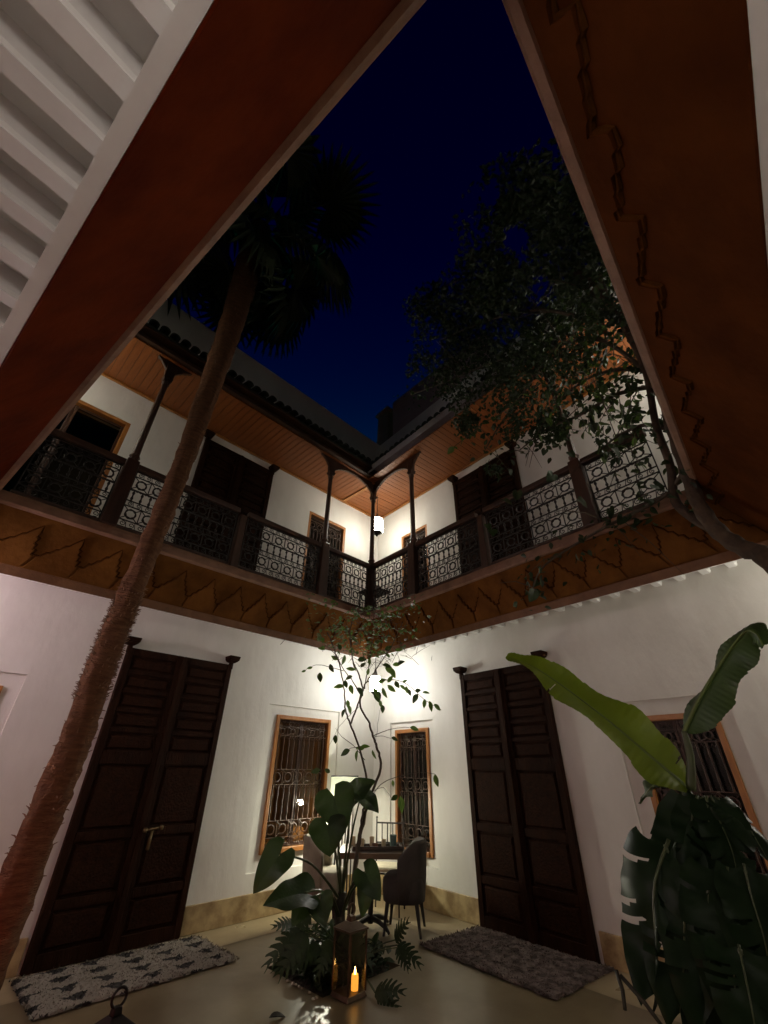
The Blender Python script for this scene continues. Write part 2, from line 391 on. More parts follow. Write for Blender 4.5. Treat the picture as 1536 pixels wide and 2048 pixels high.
# stone skirting, interrupted by the doors
def skirt(fr, runs, label):
    for i, (a, b) in enumerate(runs):
        MB().box(a, -.025, .005, b, .0, .255).build('skirting', M['skirting'], kind='structure', loc=fr[0], rot=fr[1], bevel=.006,
                                                 label=label[i])
skirt(FL, ((-2.2, 1.54), (3.0, 5.955)), ('travertine skirting left of the big left door', 'travertine skirting between the left door and the corner'))
skirt(FR, ((.03, 2.13), (3.64, 7.6)), ('travertine skirting between the corner and the right door', 'travertine skirting right of the right door'))

# rooms behind the windows
def room(fr, x0, x1, z0, z1, d, m, label):
    q = MB(); y0, y1 = .301, d
    q.quad((x0,y1,z0),(x1,y1,z0),(x1,y1,z1),(x0,y1,z1)); q.quad((x0,y0,z0),(x0,y1,z0),(x0,y1,z1),(x0,y0,z1))
    q.quad((x1,y0,z0),(x1,y1,z0),(x1,y1,z1),(x1,y0,z1)); q.quad((x0,y0,z0),(x1,y0,z0),(x1,y1,z0),(x0,y1,z0))
    q.quad((x0,y0,z1),(x1,y0,z1),(x1,y1,z1),(x0,y1,z1))
    return q.build('room', M[m], kind='structure', loc=fr[0], rot=fr[1], label=label)
room(FL, 3.2, 5.6, 0, 2.9, 2.4, 'room', 'dim warm room behind the left window')
room(FL, -1.2, 1.2, 0, 2.9, 1.6, 'room_dark', 'dark room behind the far left window')
room(FR, .2, 1.9, 0, 2.9, 1.6, 'room_dark', 'dark room behind the narrow right window')
room(FR, 4.0, 5.8, 0, 2.9, 1.6, 'room_dark', 'dark room behind the window by the banana plant')
room(FL, 3.6, 5.3, 3.9, 6.6, 1.5, 'room_dark', 'dark upper room behind the left corner window')
room(FL, -1.3, 1.2, 3.9, 6.6, 1.5, 'room_dark', 'dark upper room behind the far left gallery door')
room(FR, .4, 1.9, 3.9, 6.6, 1.5, 'room_dark', 'dark upper room behind the right corner window')
t = thing('bedside_lamp', 'warm glowing bedside lamp inside the room behind the left window', 'lamp', (5.42, 6.62, 0))
MB().lathe([(.09, .55), (.09, .57), (.02, .6), (.02, .9)], 12).build('base', M['brass'], t, True)
MB().lathe([(.20, .88), (.14, 1.12)], 20, cap=False).build('lamp_shade', M['bed_lamp'], t, True)
t = thing('bed', 'low bed with pale linen inside the room behind the left window', 'bed', (4.9, 7.6, 0))
MB().box(-.9, -.55, .0, .6, .6, .58).build('mattress', M['bed'], t, bevel=.05)
MB().box(.2, -.45, .585, .55, .5, .76).build('pillow', M['bed'], t, bevel=.06)

# ------------------------------------------------------------------ wrought iron
def iron_cell(w, h, r=.0075, kind='rail'):
    """one repeat of the pattern, x 0..w, z 0..h"""
    m = MB()
    rows = [0, .115, .36, .455, .66, .90, 1.0] if kind == 'rail' else [0, .07, .19, .46, .58, .86, .94, 1.0]
    Z = [h*k for k in rows]
    for z in Z: m.tube([(0, 0, z), (w, 0, z)], r, 4, False)
    def ringrow(z0, z1):
        cx, cz = w/2, (z0+z1)/2; rr = min(w, z1-z0)*.30
        m.tube([(cx+rr*math.cos(a), 0, cz+rr*math.sin(a)) for a in (2*math.pi*k/14 for k in range(15))], [r*(1.75 if k % 2 else 1.15) for k in range(15)], 4, False)
        m.tube([(0, 0, z0), (0, 0, z1)], r*.9, 4, False)
        for sx in (-1, 1):
            for sz in (-1, 1):
                m.tube([(cx+sx*rr*.72, 0, cz+sz*rr*.72), (cx+sx*w*.49, 0, cz+sz*(z1-z0)*.47)], r*.8, 3, False)
    def scroll(z0, z1, k=2):
        hh = z1-z0
        for i in range(k):
            cx = w*(i+.5)/k; s = 1 if i % 2 else -1
            m.tube(spiral(cx, (z0+z1)/2, hh*.42, 1.3, s*1.2, s, 10), r*.7, 3, False)
            m.tube([(cx-w/k*.48, 0, z0), (cx-w/k*.3, 0, z1)], r*.6, 3, False)
    def spindles(z0, z1, k=2):
        hh = z1-z0
        for i in range(k):
            cx = w*(i+.5)/k
            m.tube([(cx, 0, z0+hh*q) for q in (0, .12, .25, .4, .5, .6, .75, .88, 1)], [r*q for q in (2.4, 1.2, 2.2, 1.2, 1.0, 1.2, 2.2, 1.2, 2.4)], 5, False)
            m.tube([(cx-w/k/2, 0, z1-hh*.04), (cx-w/k*.3, 0, z1-hh*.12), (cx, 0, z1-hh*.02), (cx+w/k*.3, 0, z1-hh*.12), (cx+w/k/2, 0, z1-hh*.04)], r*.8, 3, False)
    if kind == 'rail':
        scroll(Z[0], Z[1]); ringrow(Z[1], Z[2]); scroll(Z[2], Z[3]); spindles(Z[3], Z[4]); ringrow(Z[4], Z[5]); scroll(Z[5], Z[6])
    else:
        scroll(Z[0], Z[1]); ringrow(Z[1], Z[2]); spindles(Z[2], Z[3]); ringrow(Z[3], Z[4]); spindles(Z[4], Z[5]); ringrow(Z[5], Z[6]); scroll(Z[6], Z[7])
    return m
def iron_panel(w, h, kind='rail', r=.0075, cw=.2):
    n = max(1, round(w/cw)); c = iron_cell(w/n, h, r, kind); m = MB()
    for i in range(n): m.add(c.v, c.f, Matrix.Translation((i*w/n, 0, 0)))
    m.tube([(0, 0, 0), (0, 0, h)], r, 4, False); m.tube([(w, 0, 0), (w, 0, h)], r, 4, False)
    return m

# ------------------------------------------------------------------ windows
def window(fr, W, label, cat='window', leaves=2, tone='wood', cw=.18, group=None, grille=True):
    x0, x1, z0, z1 = W
    loc = Matrix.Translation(fr[0]) @ Matrix.Rotation(fr[1], 4, 'Z') @ Vector((x0, 0, z0))
    t = thing('window', label, cat, loc, fr[1], group); w, h = x1-x0, z1-z0; k = .055
    for (a, b, c, d) in ((0, 0, k, h), (w-k, 0, w, h)):
        MB().box(a, .002, b, c, .12, d).build('frame_post', M[tone], t, bevel=.006)
    MB().box(k, .004, h-k, w-k, .12, h).build('frame_head', M[tone], t, bevel=.006)
    MB().box(k, -.02, 0, w-k, .12, k).build('sill', M[tone], t, bevel=.006)
    pw = (w-2*k)/leaves
    for i in range(leaves):
        a = k+i*pw
        lf = MB()
        for (u0, u1, v0, v1) in ((0, .035, 0, h-2*k), (pw-.035, pw, 0, h-2*k), (.035, pw-.035, 0, .04), (.035, pw-.035, h-2*k-.04, h-2*k)):
            lf.box(a+u0+.002, .085, k+v0, a+u1-.002, .115, k+v1)
        c = lf.build('casement', M['post'], t, bevel=.004)
        MB().box(a+.035, .097, k+.04, a+pw-.035, .103, h-k-.04).build('pane', M['pane'], c)
    if grille: iron_panel(w-2*k, h-2*k, 'win', .0065, cw).build('iron_grille', M['iron_brown'], t, mtx=Matrix.Translation((k, .05, k)))
    return t
window(FL, WINL, 'tall grilled window in orange wood frame on the left wall, beside the table')
window(FL, WINL2, 'grilled window left of the palm trunk at the picture edge')
window(FR, WINR, 'narrow grilled window in orange wood frame on the right wall, behind the grey chair')
window(FR, WINR2, 'dark grilled window on the right wall behind the banana leaves')
window(FL, UPL, 'upper grilled window left of the gallery lamp, half hidden by a post')
window(FL, UPL0, 'dark upper window with orange frame at the far left of the gallery', grille=False)
window(FR, UPR, 'upper grilled window right of the gallery lamp')

# ------------------------------------------------------------------ old wooden double doors
def old_door(fr, x0, x1, z0, z1, label, handle=False):
    loc = Matrix.Translation(fr[0]) @ Matrix.Rotation(fr[1], 4, 'Z') @ Vector((x0, 0, z0))
    t = thing('double_door', label, 'door', loc, fr[1]); w, h = x1-x0, z1-z0; hw = w/2
    for side in (0, 1):
        a, b = side*hw+.004, (side+1)*hw-.004
        lf = MB().box(a, -.045, .01, b, -.004, h)
        lf.box(a, -.075, .01, a+.075, -.047, h); lf.box(b-.075, -.075, .01, b, -.047, h)
        zr = [0.01]
        lows = [.13, .42, .49, .9, .97, h*.57]; ups = [h*.60 + (h-.08-h*.60)*k/5 for k in range(6)]
        rails = [(.01, .13), (.42, .50), (.94, 1.02), (h*.565, h*.61)] + [(h*.61+(h-.07-h*.61)*k/5-.022, h*.61+(h-.07-h*.61)*k/5+.022) for k in range(1, 5)] + [(h-.09, h)]
        for (u, v) in rails: lf.box(a+.076, -.072, u, b-.076, -.047, v)
        leaf = lf.build('door_leaf', M['door'], t, bevel=.005)
        for i in range(len(rails)-1):
            u, v = rails[i][1]+.018, rails[i+1][0]-.018
            p = MB().frustum((a+b)/2, 0, 0, (b-a)/2-.10, (v-u)/2, .018, (b-a)/2-.125, (v-u)/2-.02)
            me = p.mesh('panel', M['door_panel'])
            place('panel', me, leaf, mtx=Matrix.Translation((0, -.0465, (u+v)/2)) @ Matrix.Rotation(R(90), 4, 'X'))
    MB().box(hw-.028, -.10, .02, hw+.028, -.076, h-.01).build('astragal', M['door'], t, bevel=.008)
    for xx in (.02, w-.02):
        hb = MB().frustum(xx, -.075, h+.055, .075, .075, h+.115, .085, .085)
        hb.frustum(xx, -.07, h+.03, .04, .05, h+.054, .075, .075)
        hb.frustum(xx, -.05, h-.06, .028, .028, h+.03, .028, .028)
        hb.build('hinge_block', M['door'], t, bevel=.012)
    if handle:
        hd = MB().tube([(hw+.03, -.13, 1.0), (hw+.2, -.13, 1.015)], .013, 8).tube([(hw+.115, -.115, 1.02), (hw+.105, -.12, .82)], [.014, .02], 8)
        hd.lathe([(.02, -.02), (.026, 0), (.02, .02)], 10, (hw+.03, -.13, 1.0)); hd.lathe([(.02, -.02), (.026, 0), (.02, .02)], 10, (hw+.2, -.13, 1.015))
        hd.build('bolt', M['brass'], t, True)
    return t
old_door(FL, 1.56, 2.98, 0, 2.87, 'huge dark double door on the left wall behind the palm trunk', True)
old_door(FR, 2.17, 3.60, 0, 2.85, 'tall carved dark double door on the right wall beside the purple rug')
old_door(FL, 1.70, 3.06, 3.92, 6.44, 'dark double door on the left gallery behind the palm trunk')
old_door(FR, 2.39, 3.79, 3.92, 6.42, 'dark double door on the right gallery under the vine')

# ------------------------------------------------------------------ gallery: slab, sloping parapet, ledge, soffit and joists
gal = thing('gallery', 'upper gallery with ochre sloping parapet running round the courtyard opening', 'gallery')
def side_strip(name, i, prof, m, bevel=.0):
    """prism along side i; prof = closed loop of (o, z)"""
    j = (i+1) % 4; r0 = []; r1 = []
    for o, z in prof:
        k = ring(o, z); r0.append(k[i]); r1.append(k[j])
    return MB().loft([r0, r1]).build(name, M[m], gal, bevel=bevel)
for i in range(4):
    fa = side_strip('fascia', i, [(.10, 3.292), (.86, 3.775), (.60, 3.775), (-.02, 3.292)] if i < 2 else [(0, Z0), (.86, 3.775), (.60, 3.775), (-.02, Z0)], ('fascia', 'fascia', 'fascia_shaded', 'fascia_red_glow')[i])
    if i < 2: side_strip('lower_trim', i, [(0, Z0), (.075, 3.29), (-.015, 3.29), (-.02, Z0)], 'trim')
    side_strip('ledge', i, [(.93, 3.777), (1.0, 3.80), (1.02, 3.86), (1.0, Z1), (.2, Z1), (.2, 3.777)], 'ledge')
    # stepped merlons in relief on the sloping face
    j = (i+1) % 4
    def onface(u, v, off):
        """u along the side (0..1), v up the slope (0..1) of the fascia face"""
        o = .10 + .76*v; z = 3.292 + .483*v if i < 2 else Z0 + .575*o/.86; k = ring(o, z)
        p = k[i].lerp(k[j], u)
        e = (k[j]-k[i]).normalized(); up = (ring(.86, 3.775)[i]-ring(.10, 3.292)[i]).lerp(ring(.86, 3.775)[j]-ring(.10, 3.292)[j], u)
        nn = e.cross(up).normalized()
        cen = Vector((2.3, 2.6, 3.0))
        if nn.dot(cen-p) < 0: nn = -nn
        return p + nn*off
    k0 = ring(.4, 3.5); L = (k0[j]-k0[i]).length; n = int(L/.376); st = 1.0/n
    for q in range(0 if i == 3 else n):
        u0 = q*st
        prof = [(.04, .02), (.96, .02), (.96, .26), (.88, .27), (.87, .36), (.79, .37), (.78, .46), (.70, .48), (.69, .56), (.61, .58), (.60, .66), (.50, .80),
                (.42, .66), (.39, .58), (.33, .56), (.30, .48), (.24, .46), (.20, .37), (.14, .36), (.11, .27), (.04, .26)]
        def rel(a): return u0 + a*st
        jit = random.uniform(-.02, .02)
        if i == 2:
            saw = [(0, .86), (.12, .85), (.15, .82), (.32, .81), (.35, .78), (.52, .77), (.55, .735), (.72, .725), (.75, .69), (.93, .68), (.96, .76), (1.0, .86)]
            saw = [(a, b+random.uniform(-.012, .012)) for a, b in saw]
            poly = saw + [(1.0, .985), (0, .985)]
            MB().loft([[onface(rel(a), b, -.004) for a, b in poly], [onface(rel(a), b, .026) for a, b in poly]]).build('stepped_merlon', M['fascia_shaded'], fa)
            MB().tube([onface(rel(a), b-.016, .004) for a, b in saw], [random.uniform(.006, .017) for _ in saw], 5).build('merlon_groove', M['groove'], fa)
            continue
        top = [onface(rel(a), b+(jit if b > .5 else 0), .022) for a, b in prof]
        cx = sum((p for p in top), Vector())/len(top)
        bot = [onface(rel(.5+(a-.5)*1.05), b+(jit if b > .5 else 0), -.004) for a, b in prof]
        mm = MB().loft([bot, top])
        mm.build('stepped_merlon', M['fascia'], fa)
        ol = [onface(rel(.5+(a-.5)*1.10), b+(jit+.03 if b > .5 else .018), .007) for a, b in prof[2:]]
        MB().tube(ol, [random.uniform(.006, .012) for _ in ol], 5).build('merlon_groove', M['groove'], fa)
# slab above the joists, as four trapezoids reaching into the walls
ZJ, ZC = 3.435, 3.57
for i in range(4):
    j = (i+1) % 4; r_ = ring(-.12, 0)
    a, b, c, d = r_[i], r_[j], QW[j], QW[i]
    out = (c-b)*.08; out2 = (d-a)*.08; up_ = Vector((0, 0, 1))
    MB().prism([a+up_*ZC, b+up_*ZC, c+out+up_*ZC, d+out2+up_*ZC], (0, 0, .3)).build('slab', M['ceiling'], gal)
    # white soffit strip behind the trim, then a cove up to the joists
    r1, r2, r2b, r3 = ring(-.025, 0), ring(-.16, 0), ring(-.165, 0), ring(-.22, 0)
    def sec_(k): return [r1[k]+up_*(Z0+.004), r2[k]+up_*(Z0+.004), r2[k]+up_*(Z0+.012), r2b[k]+up_*(Z0+.012), r3[k]+up_*(ZJ+.02), r3[k]+up_*(ZC+.01), r1[k]+up_*(ZC+.01)]
    MB().loft([sec_(i), sec_(j)]).build('edge_beam', M['ceiling'], gal)
    u = (r3[j]-r3[i]); L = u.length; u.normalize(); per = Vector((0, 0, 1)).cross(u)
    if per.dot(QW[i]-r3[i]) < 0: per = -per
    n = int(L/.232)
    wdir0, wdir1 = QW[i]-r3[i], QW[j]-r3[j]
    for q in range(-4, n+5):
        s = (q+.5)*L/n; c0 = r3[i] + u*s
        wl_ = (QW[j]-QW[i]); nn = Vector((-wl_.y, wl_.x, 0)).normalized(); dist = (QW[i]-c0).dot(nn)/per.dot(nn)
        c1 = c0 + per*(dist+.04)
        if s < 0 or s > L:      # stay inside the mitres
            side = wdir0 if s < 0 else wdir1; kk = abs(s if s < 0 else s-L)
            along = abs(side.dot(u)); depth = abs(side.dot(per))
            if along < 1e-3 or kk > along: continue
            c0 = c0 + per*(depth*kk/along)
            if (c1-c0).length < .15: continue
        else: c0 = c0 - per*.02
        hw_ = .046
        def sec(p): return [p-u*hw_+up_*(ZC+.004), p-u*hw_+up_*(ZJ+.02), p-u*(hw_-.010)+up_*(ZJ+.008), p-u*(hw_-.010)+up_*ZJ, p+u*(hw_-.010)+up_*ZJ, p+u*(hw_-.010)+up_*(ZJ+.008), p+u*hw_+up_*(ZJ+.02), p+u*hw_+up_*(ZC+.004)]
        MB().loft([sec(c0), sec(c1)]).build('joist', M['ceiling'], gal)

# ------------------------------------------------------------------ gallery posts, railing, eaves
LP = (4.87, 5.09, Z1)     # corner post
PL = (LP, math.pi)        # left side: local X runs left from the corner, local Y towards the courtyard
PR = (LP, ROTR)           # right side: local X runs right from the corner, local Y away from the courtyard
def at_left(s): return Vector(LP) + Vector((-s, 0, 0))
def at_right(s): return Vector(LP) + XR*s
def post(p, rot, label, tall=True, corner=False):
    t = thing('wooden_post', label, 'post', p, rot)
    b = .075 if not corner else .07
    if tall:
        MB().frustum(0, 0, .002, b+.012, b+.012, .93, b-.004, b-.004).build('lower_block', M['post'], t, bevel=.012)
        sh = MB().lathe([(.062, .932), (.05, .97), (.066, 1.0), (.046, 1.04), (.042, 1.2), (.038, 2.2), (.040, 2.3), (.055, 2.34), (.04, 2.37)], 8)
        sh.build('shaft', M['post'], t)
        cp_ = MB().frustum(0, 0, 2.371, .045, .045, 2.44, .07, .06).frustum(0, 0, 2.442, .06, .035, 2.70, .075, .035)
        cp_.build('capital', M['post'], t, bevel=.01)
    else:
        MB().frustum(0, 0, .002, .055, .055, .82, .045, .045).build('newel', M['post'], t, bevel=.008)
    return t
post(LP, ROTR, 'thin corner post of the gallery in front of the lit lantern', True, True)
SL, SR = (0, 1.12, 2.62, 4.17, 5.12), (0, 1.13, 2.53, 4.0, 4.86)
post(at_left(SL[1]), 0, 'gallery post just left of the corner post')
post(at_left(SL[3]), 0, 'gallery post left of the palm trunk')
post(at_left(SL[2]), 0, 'short rail newel before the left gallery door', False)
post(at_right(SR[1]), ROTR, 'gallery post just right of the corner post')
post(at_right(SR[3]), ROTR, 'gallery post on the right wrapped by the vine')
post(at_right(SR[2]), ROTR, 'short rail newel before the right gallery door', False)
def railing(rot, S, label, n_bays):
    t = thing('railing', label, 'railing', LP, rot)
    for i in range(len(S)-1):
        a, b = S[i]+(.07 if i == 0 else .09), S[i+1]-.09
        MB().box(a-.02, -.045, .83, b+.02, .045, .91).build('top_rail', M['post'], t, bevel=.012)
        MB().box(a-.02, -.02, .03, b+.02, .02, .055).build('bottom_rail', M['post'], t, bevel=.004)
        iron_panel(b-a, .76, 'rail', .0085, .205).build('iron_panel', M['iron'], t, mtx=Matrix.Translation((a, 0, .062)))
    return t
railing(math.pi, SL, 'wrought iron railing with dark wood rail along the left gallery', 4)
railing(ROTR, SR, 'wrought iron railing with dark wood rail along the right gallery', 4)

def eaves(rot, S, label, sgn, grey):
    """carved frieze between posts and tiles above; local Y*sgn points to the courtyard"""
    t = thing('eaves', label, 'roof', LP, rot)
    for i in range(len(S)-1):
        a, b = S[i], S[i+1]
        if i == 1: continue
        if i == 2: a = S[1]
        W = b-a; n = int(W/.02); pts = []
        for k in range(n+1):
            x = a+W*k/n; d = min(x-a, b-x)
            rr, rise = (W/2, .36) if i == 0 else ((W/2, .48) if W < 1.3 else (.62, .50))
            z = 2.36 + rise*math.sqrt(max(0, 1-(1-min(d, rr)/rr)**2))
            if d > .05: z -= .016*abs(math.sin(d*math.pi/.055))
            pts.append((x, z))
        m = MB(); rings = []
        for x, z in pts: rings.append([(x, -.022, z), (x, .022, z), (x, .022, 2.90), (x, -.022, 2.90)])
        m.loft(rings).build('carved_frieze', M['frieze'], t)
    e0, e1 = -.12, S[-1]+.3
    MB().box(e0, -.05, 2.902, e1, .05, 3.0).build('eaves_beam', M['frieze'], t, bevel=.01)
    MB().box(e0, sgn*.052 if sgn > 0 else -.20, 2.94, e1, .20 if sgn > 0 else -.052, 2.975).build('drip_board', M['eave_grey' if grey else 'frieze'], t, bevel=.004)
    if grey: MB().box(e0, -.225, 2.90, e1, -.202, 3.05).build('painted_board', M['eave_grey'], t)
    # roof slab behind tiles
    MB().prism([(e0-.2, sgn*.18, 3.0), (e0-.2, -sgn*.6, 3.25), (e0-.2, -sgn*.6, 3.32), (e0-.2, sgn*.18, 3.03)], (e1-e0+.2, 0, 0)).build('roof_slope', M['tile'], t)
    n = int((e1-e0)/.15); tm = MB(); rg = []
    for (y, z, r_) in ((sgn*.27, 3.02, .066), (-sgn*.25, 3.21, .055)):
        rg.append([(r_*math.cos(q), y, z+r_*math.sin(q)) for q in (math.pi*k/7 for k in range(8))] + [((r_-.014)*math.cos(q), y, z+(r_-.014)*math.sin(q)) for q in (math.pi*k/7 for k in range(7, -1, -1))])
    tm.loft(rg); me = tm.mesh('roof_tile', M['tile'], False)
    for k in range(n):
        place('roof_tile', me, t, mtx=Matrix.Translation((e0+.08+k*.15, 0, random.uniform(-.012, .012))) @ Matrix.Rotation(R(random.uniform(-2, 2)), 4, 'Z'))
    return t
eaves(math.pi, SL, 'carved wooden eaves with dark tiles above the left gallery', 1, False)
eaves(ROTR, SR, 'carved wooden eaves with grey board and tiles above the right gallery', -1, True)

# plank ceiling of the gallery
cl = thing('plank_ceiling', 'orange plank ceiling over the upper gallery', 'ceiling', (0, 0, 6.66))
bw = .105; n = 62
me = MB().box(-bw/2+.003, 0, 0, bw/2-.003, 1.06, .018).mesh('plank', M['plank'])
me2 = MB().box(-bw/2+.003, 0, 0, bw/2-.003, 1.22, .018).mesh('plank', M['plank'])
for k in range(n):
    x = 4.80 - bw*k - .05
    if x < -1.6: break
    place('plank', me, cl, mtx=Matrix.Translation((x, 5.02, random.uniform(0, .004))))
for k in range(n):
    s = .02 + bw*(k+.5)
    if s > 6.2: break
    p = wr(s, -1.20)
    if s > 1.0: place('plank', me2, cl, mtx=Matrix.Translation((p.x, p.y, random.uniform(0, .004))) @ Matrix.Rotation(ROTR, 4, 'Z'))
    else: place('plank', me2, cl, mtx=Matrix.Translation((p.x, p.y, random.uniform(0, .004))) @ Matrix.Rotation(ROTR, 4, 'Z'))
MB().box(4.80, 5.02, -.03, 4.87, 6.04, .03).build('ceiling_beam', M['wood'], cl, bevel=.006)
MB().box(-1.6, 6.0, -.035, 5.9, 6.045, -.002).build('moulding', M['wood'], cl, bevel=.008)
o = MB().box(.05, -.05, -.035, 6.2, -.005, -.002).build('moulding', M['wood'], cl, bevel=.008, mtx=Matrix.Translation((5.98, 6.05, 0)) @ Matrix.Rotation(ROTR, 4, 'Z'))
b_ = MB().prism([(-2, 4.95, .03), (4.85, 4.95, .03), (4.4, -1.5, .03), (7.2, -1.5, .03), (7.2, 7, .03), (-2, 7, .03)], (0, 0, .02)).build('ceiling_backing', M['frieze'], cl)
# roof terrace beyond the parapets
ch = thing('chimney', 'dark square chimney on the roof corner', 'chimney', (6.35, 6.1, 9.0), ROTR)
MB().frustum(0, 0, 0, .24, .24, 1.35, .21, .21).build('stack', M['parapet'], ch, bevel=.02)
MB().box(-.27, -.27, 1.352, .27, .27, 1.45).build('cap', M['parapet'], ch, bevel=.02)
MB().box(0, 0, 0, 3.2, 2, 1.55).build('roof_room', M['parapet_pink'], loc=(6.15, 5.75, 9.0), rot=ROTR+.05, bevel=.03,
        label='pinkish rooftop room behind the right parapet', cat='building')

# ------------------------------------------------------------------ lanterns that light the place
def hanging_lantern(name, p, ztop, label, m, r=.11, h=.28, group='hanging courtyard lanterns'):
    t = thing(name, label, 'lamp', p, 0.3, group)
    n = 8
    MB().lathe([(r*.96, -h/2), (r, -h/2+.03), (r, h/2-.03), (r*.96, h/2)], 24, cap=True).build('glowing_panes', M[m], t, True)
    MB().tube([(0, 0, h/2+.12), (0, 0, ztop-p[2])], .006, 6).build('chain', M['iron'], t)
    MB().lathe([(r*.55, h/2+.002), (r*.5, h/2+.03), (r*.25, h/2+.09), (.015, h/2+.13)], 16).build('dome', M['iron'], t, True)
    MB().lathe([(.015, -h/2-.09), (r*.35, -h/2-.05), (r*.95, -h/2-.004)], 16).build('finial', M['iron'], t, True)
    for z in (-h/2+.02, .01, h/2-.02):
        MB().tube([(r*1.035*math.cos(q), r*1.035*math.sin(q), z) for q in (2*math.pi*k/24 for k in range(25))], .007, 4, False).build('band', M['iron'], t)
    rib = MB().tube([(r*1.035, 0, -h/2), (r*1.035, 0, h/2)], .005, 4).mesh('rib', M['iron'])
    for k in range(n): place('rib', rib, t, mtx=Matrix.Rotation(2*math.pi*k/n, 4, 'Z'))
    return t
hanging_lantern('hanging_lantern', (5.16, 5.22, 2.80), 3.57, 'bright lantern under the gallery in the far corner, seen through the thin tree', 'lamp_low', .09, .22)
hanging_lantern('hanging_lantern', (5.20, 5.30, 5.88), 6.66, 'bright white lantern hanging in the upper gallery corner', 'lamp_up', .125, .30)
hanging_lantern('hanging_lantern', (-1.15, 5.2, 2.75), 3.57, 'lantern under the gallery beyond the left picture edge', 'lamp_pink')
hanging_lantern('hanging_lantern', (5.1, -.95, 2.75), 3.57, 'lantern under the gallery beyond the right picture edge', 'lamp_side')
hanging_lantern('hanging_lantern', (-.75, -.75, 2.55), 3.57, 'lantern under the gallery behind the viewer', 'lamp_dim')
hanging_lantern('hanging_lantern', (-.95, 5.5, 5.9), 6.66, 'lantern in the upper gallery beyond the left picture edge', 'lamp_up')
hanging_lantern('hanging_lantern', (5.0, -.6, 5.9), 6.66, 'lantern in the upper gallery beyond the right picture edge', 'lamp_side')
rl = thing('red_lantern', 'red glass floor lantern beyond the left picture edge', 'lamp', (.2, 3.4, 0))
MB().lathe([(.12, .04), (.14, .1), (.14, .42), (.12, .48)], 20).build('glowing_panes', M['lamp_red'], rl, True)
MB().lathe([(.15, 0), (.15, .035)], 20).build('foot', M['lantern_black'], rl)
MB().lathe([(.15, .485), (.10, .54), (.02, .6)], 20).build('dome', M['lantern_black'], rl, True)

# ------------------------------------------------------------------ table, chairs and what stands on the table
def rot2(a): return Matrix.Rotation(a, 4, 'Z')
def tub_chair(name, label, p, face, m, pleats):
    """upholstered chair, local +Y is the way it faces"""
    t = thing(name, label, 'chair', (*p, 0), math.atan2(face[1], face[0]) - math.pi/2)
    st = MB(); rings = []
    for (z, k) in ((.27, .86), (.29, .97), (.36, 1.0), (.46, 1.0), (.50, .96), (.52, .84)):
        rings.append([(.255*k*math.copysign(abs(math.cos(q))**.55, math.cos(q)), .02+.25*k*math.copysign(abs(math.sin(q))**.55, math.sin(q)), z) for q in (2*math.pi*i/28 for i in range(28))])
    st.loft(rings).build('seat', M[m], t, True)
    bk = MB(); n = 26; rings = []
    for i in range(n+1):
        a = R(-188 + 196*i/n); c = (i/n-.5)*2
        top = .86 - .20*max(0, abs(c)-.45)**1.6*2.2
        ro = .285 + (.008*math.sin(i*math.pi*.9) if pleats else 0); ri = .215 + (.012*abs(math.sin(i*1.5)) if pleats else 0)
        def pt(r_, z, lean): return ((r_+lean)*math.cos(a)*.98, (r_+lean)*math.sin(a)*.92+.02, z)
        rings.append([pt(ri, .44, 0), pt(ri, .70, .01), pt(ri+.005, top-.03, .02), pt(ri+.03, top, .02), pt(ro-.02, top-.002, .03), pt(ro, top-.04, .03), pt(ro, .5, .01), pt(ro-.01, .275, -.01), pt(ri+.02, .275, 0)])
    bk.loft(rings).build('backrest', M[m], t, True)
    for sx in (-1, 1):
        for sy in (-1, 1):
            MB().frustum(sx*.22, .02+sy*.21, .0, .013, .013, .29, .024, .024, sx*.19, .02+sy*.17).build('leg', M['black_wood'], t, bevel=.004)
    return t
tub_chair('armchair', 'charcoal velvet armchair on the right of the table, back to the wall', (4.98, 4.44), (-.55, .83), 'chair_dark', False)
tub_chair('armchair', 'taupe armchair with pleated back on the left of the table', (4.42, 5.36), (.62, -.78), 'chair_taupe', True)
TR = R(-45)
tb = thing('pedestal_table', 'dark wooden pedestal table in the far corner', 'table', (4.74, 4.80, 0), TR)
MB().box(-.40, -.36, .685, .40, .36, .745).build('tabletop', M['table'], tb, bevel=.006)
MB().lathe([(.035, .05), (.03, .12), (.035, .3), (.03, .6), (.06, .684)], 12).build('column', M['black_wood'], tb, True)
for k in range(4):
    q = R(45+90*k); c, s = math.cos(q), math.sin(q)
    MB().tube([(.02*c, .02*s, .10), (.15*c, .15*s, .085), (.26*c, .26*s, .05), (.31*c, .31*s, .012)], [.03, .026, .022, .014], 8).build('foot', M['black_wood'], tb, True)
tablem = Matrix.Translation((4.74, 4.80, .7455)) @ rot2(TR)
def on_table(x, y, z=0): return tablem @ Vector((x, y, z))
ty = thing('tray', 'long dark wooden tray on the table', 'tray', on_table(.06, -.14), TR+.12)
MB().box(-.30, -.11, .008, .30, .11, .02).build('base', M['tray'], ty)
for (a, b, c, d) in ((-.30, -.125, .30, -.11), (-.30, .11, .30, .125), (-.315, -.125, -.30, .125), (.30, -.125, .315, .125)):
    MB().box(a, b, .008, c, d, .05).build('rim', M['tray'], ty, bevel=.003)
def cup(name, label, x, y, r, h, m, handle=False, cat='cup'):
    t = thing(name, label, cat, on_table(x, y, .022))
    MB().lathe([(r*.75, 0), (r*.92, h*.2), (r, h*.95), (r*.97, h), (r*.85, h*.97), (r*.8, h*.15)], 18).build('body', M[m], t, True)
    if handle: MB().tube([(r*.9, 0, h*.8), (r*1.6, 0, h*.75), (r*1.65, 0, h*.3), (r*.9, 0, h*.2)], .006, 6).build('handle', M['iron'], t, True)
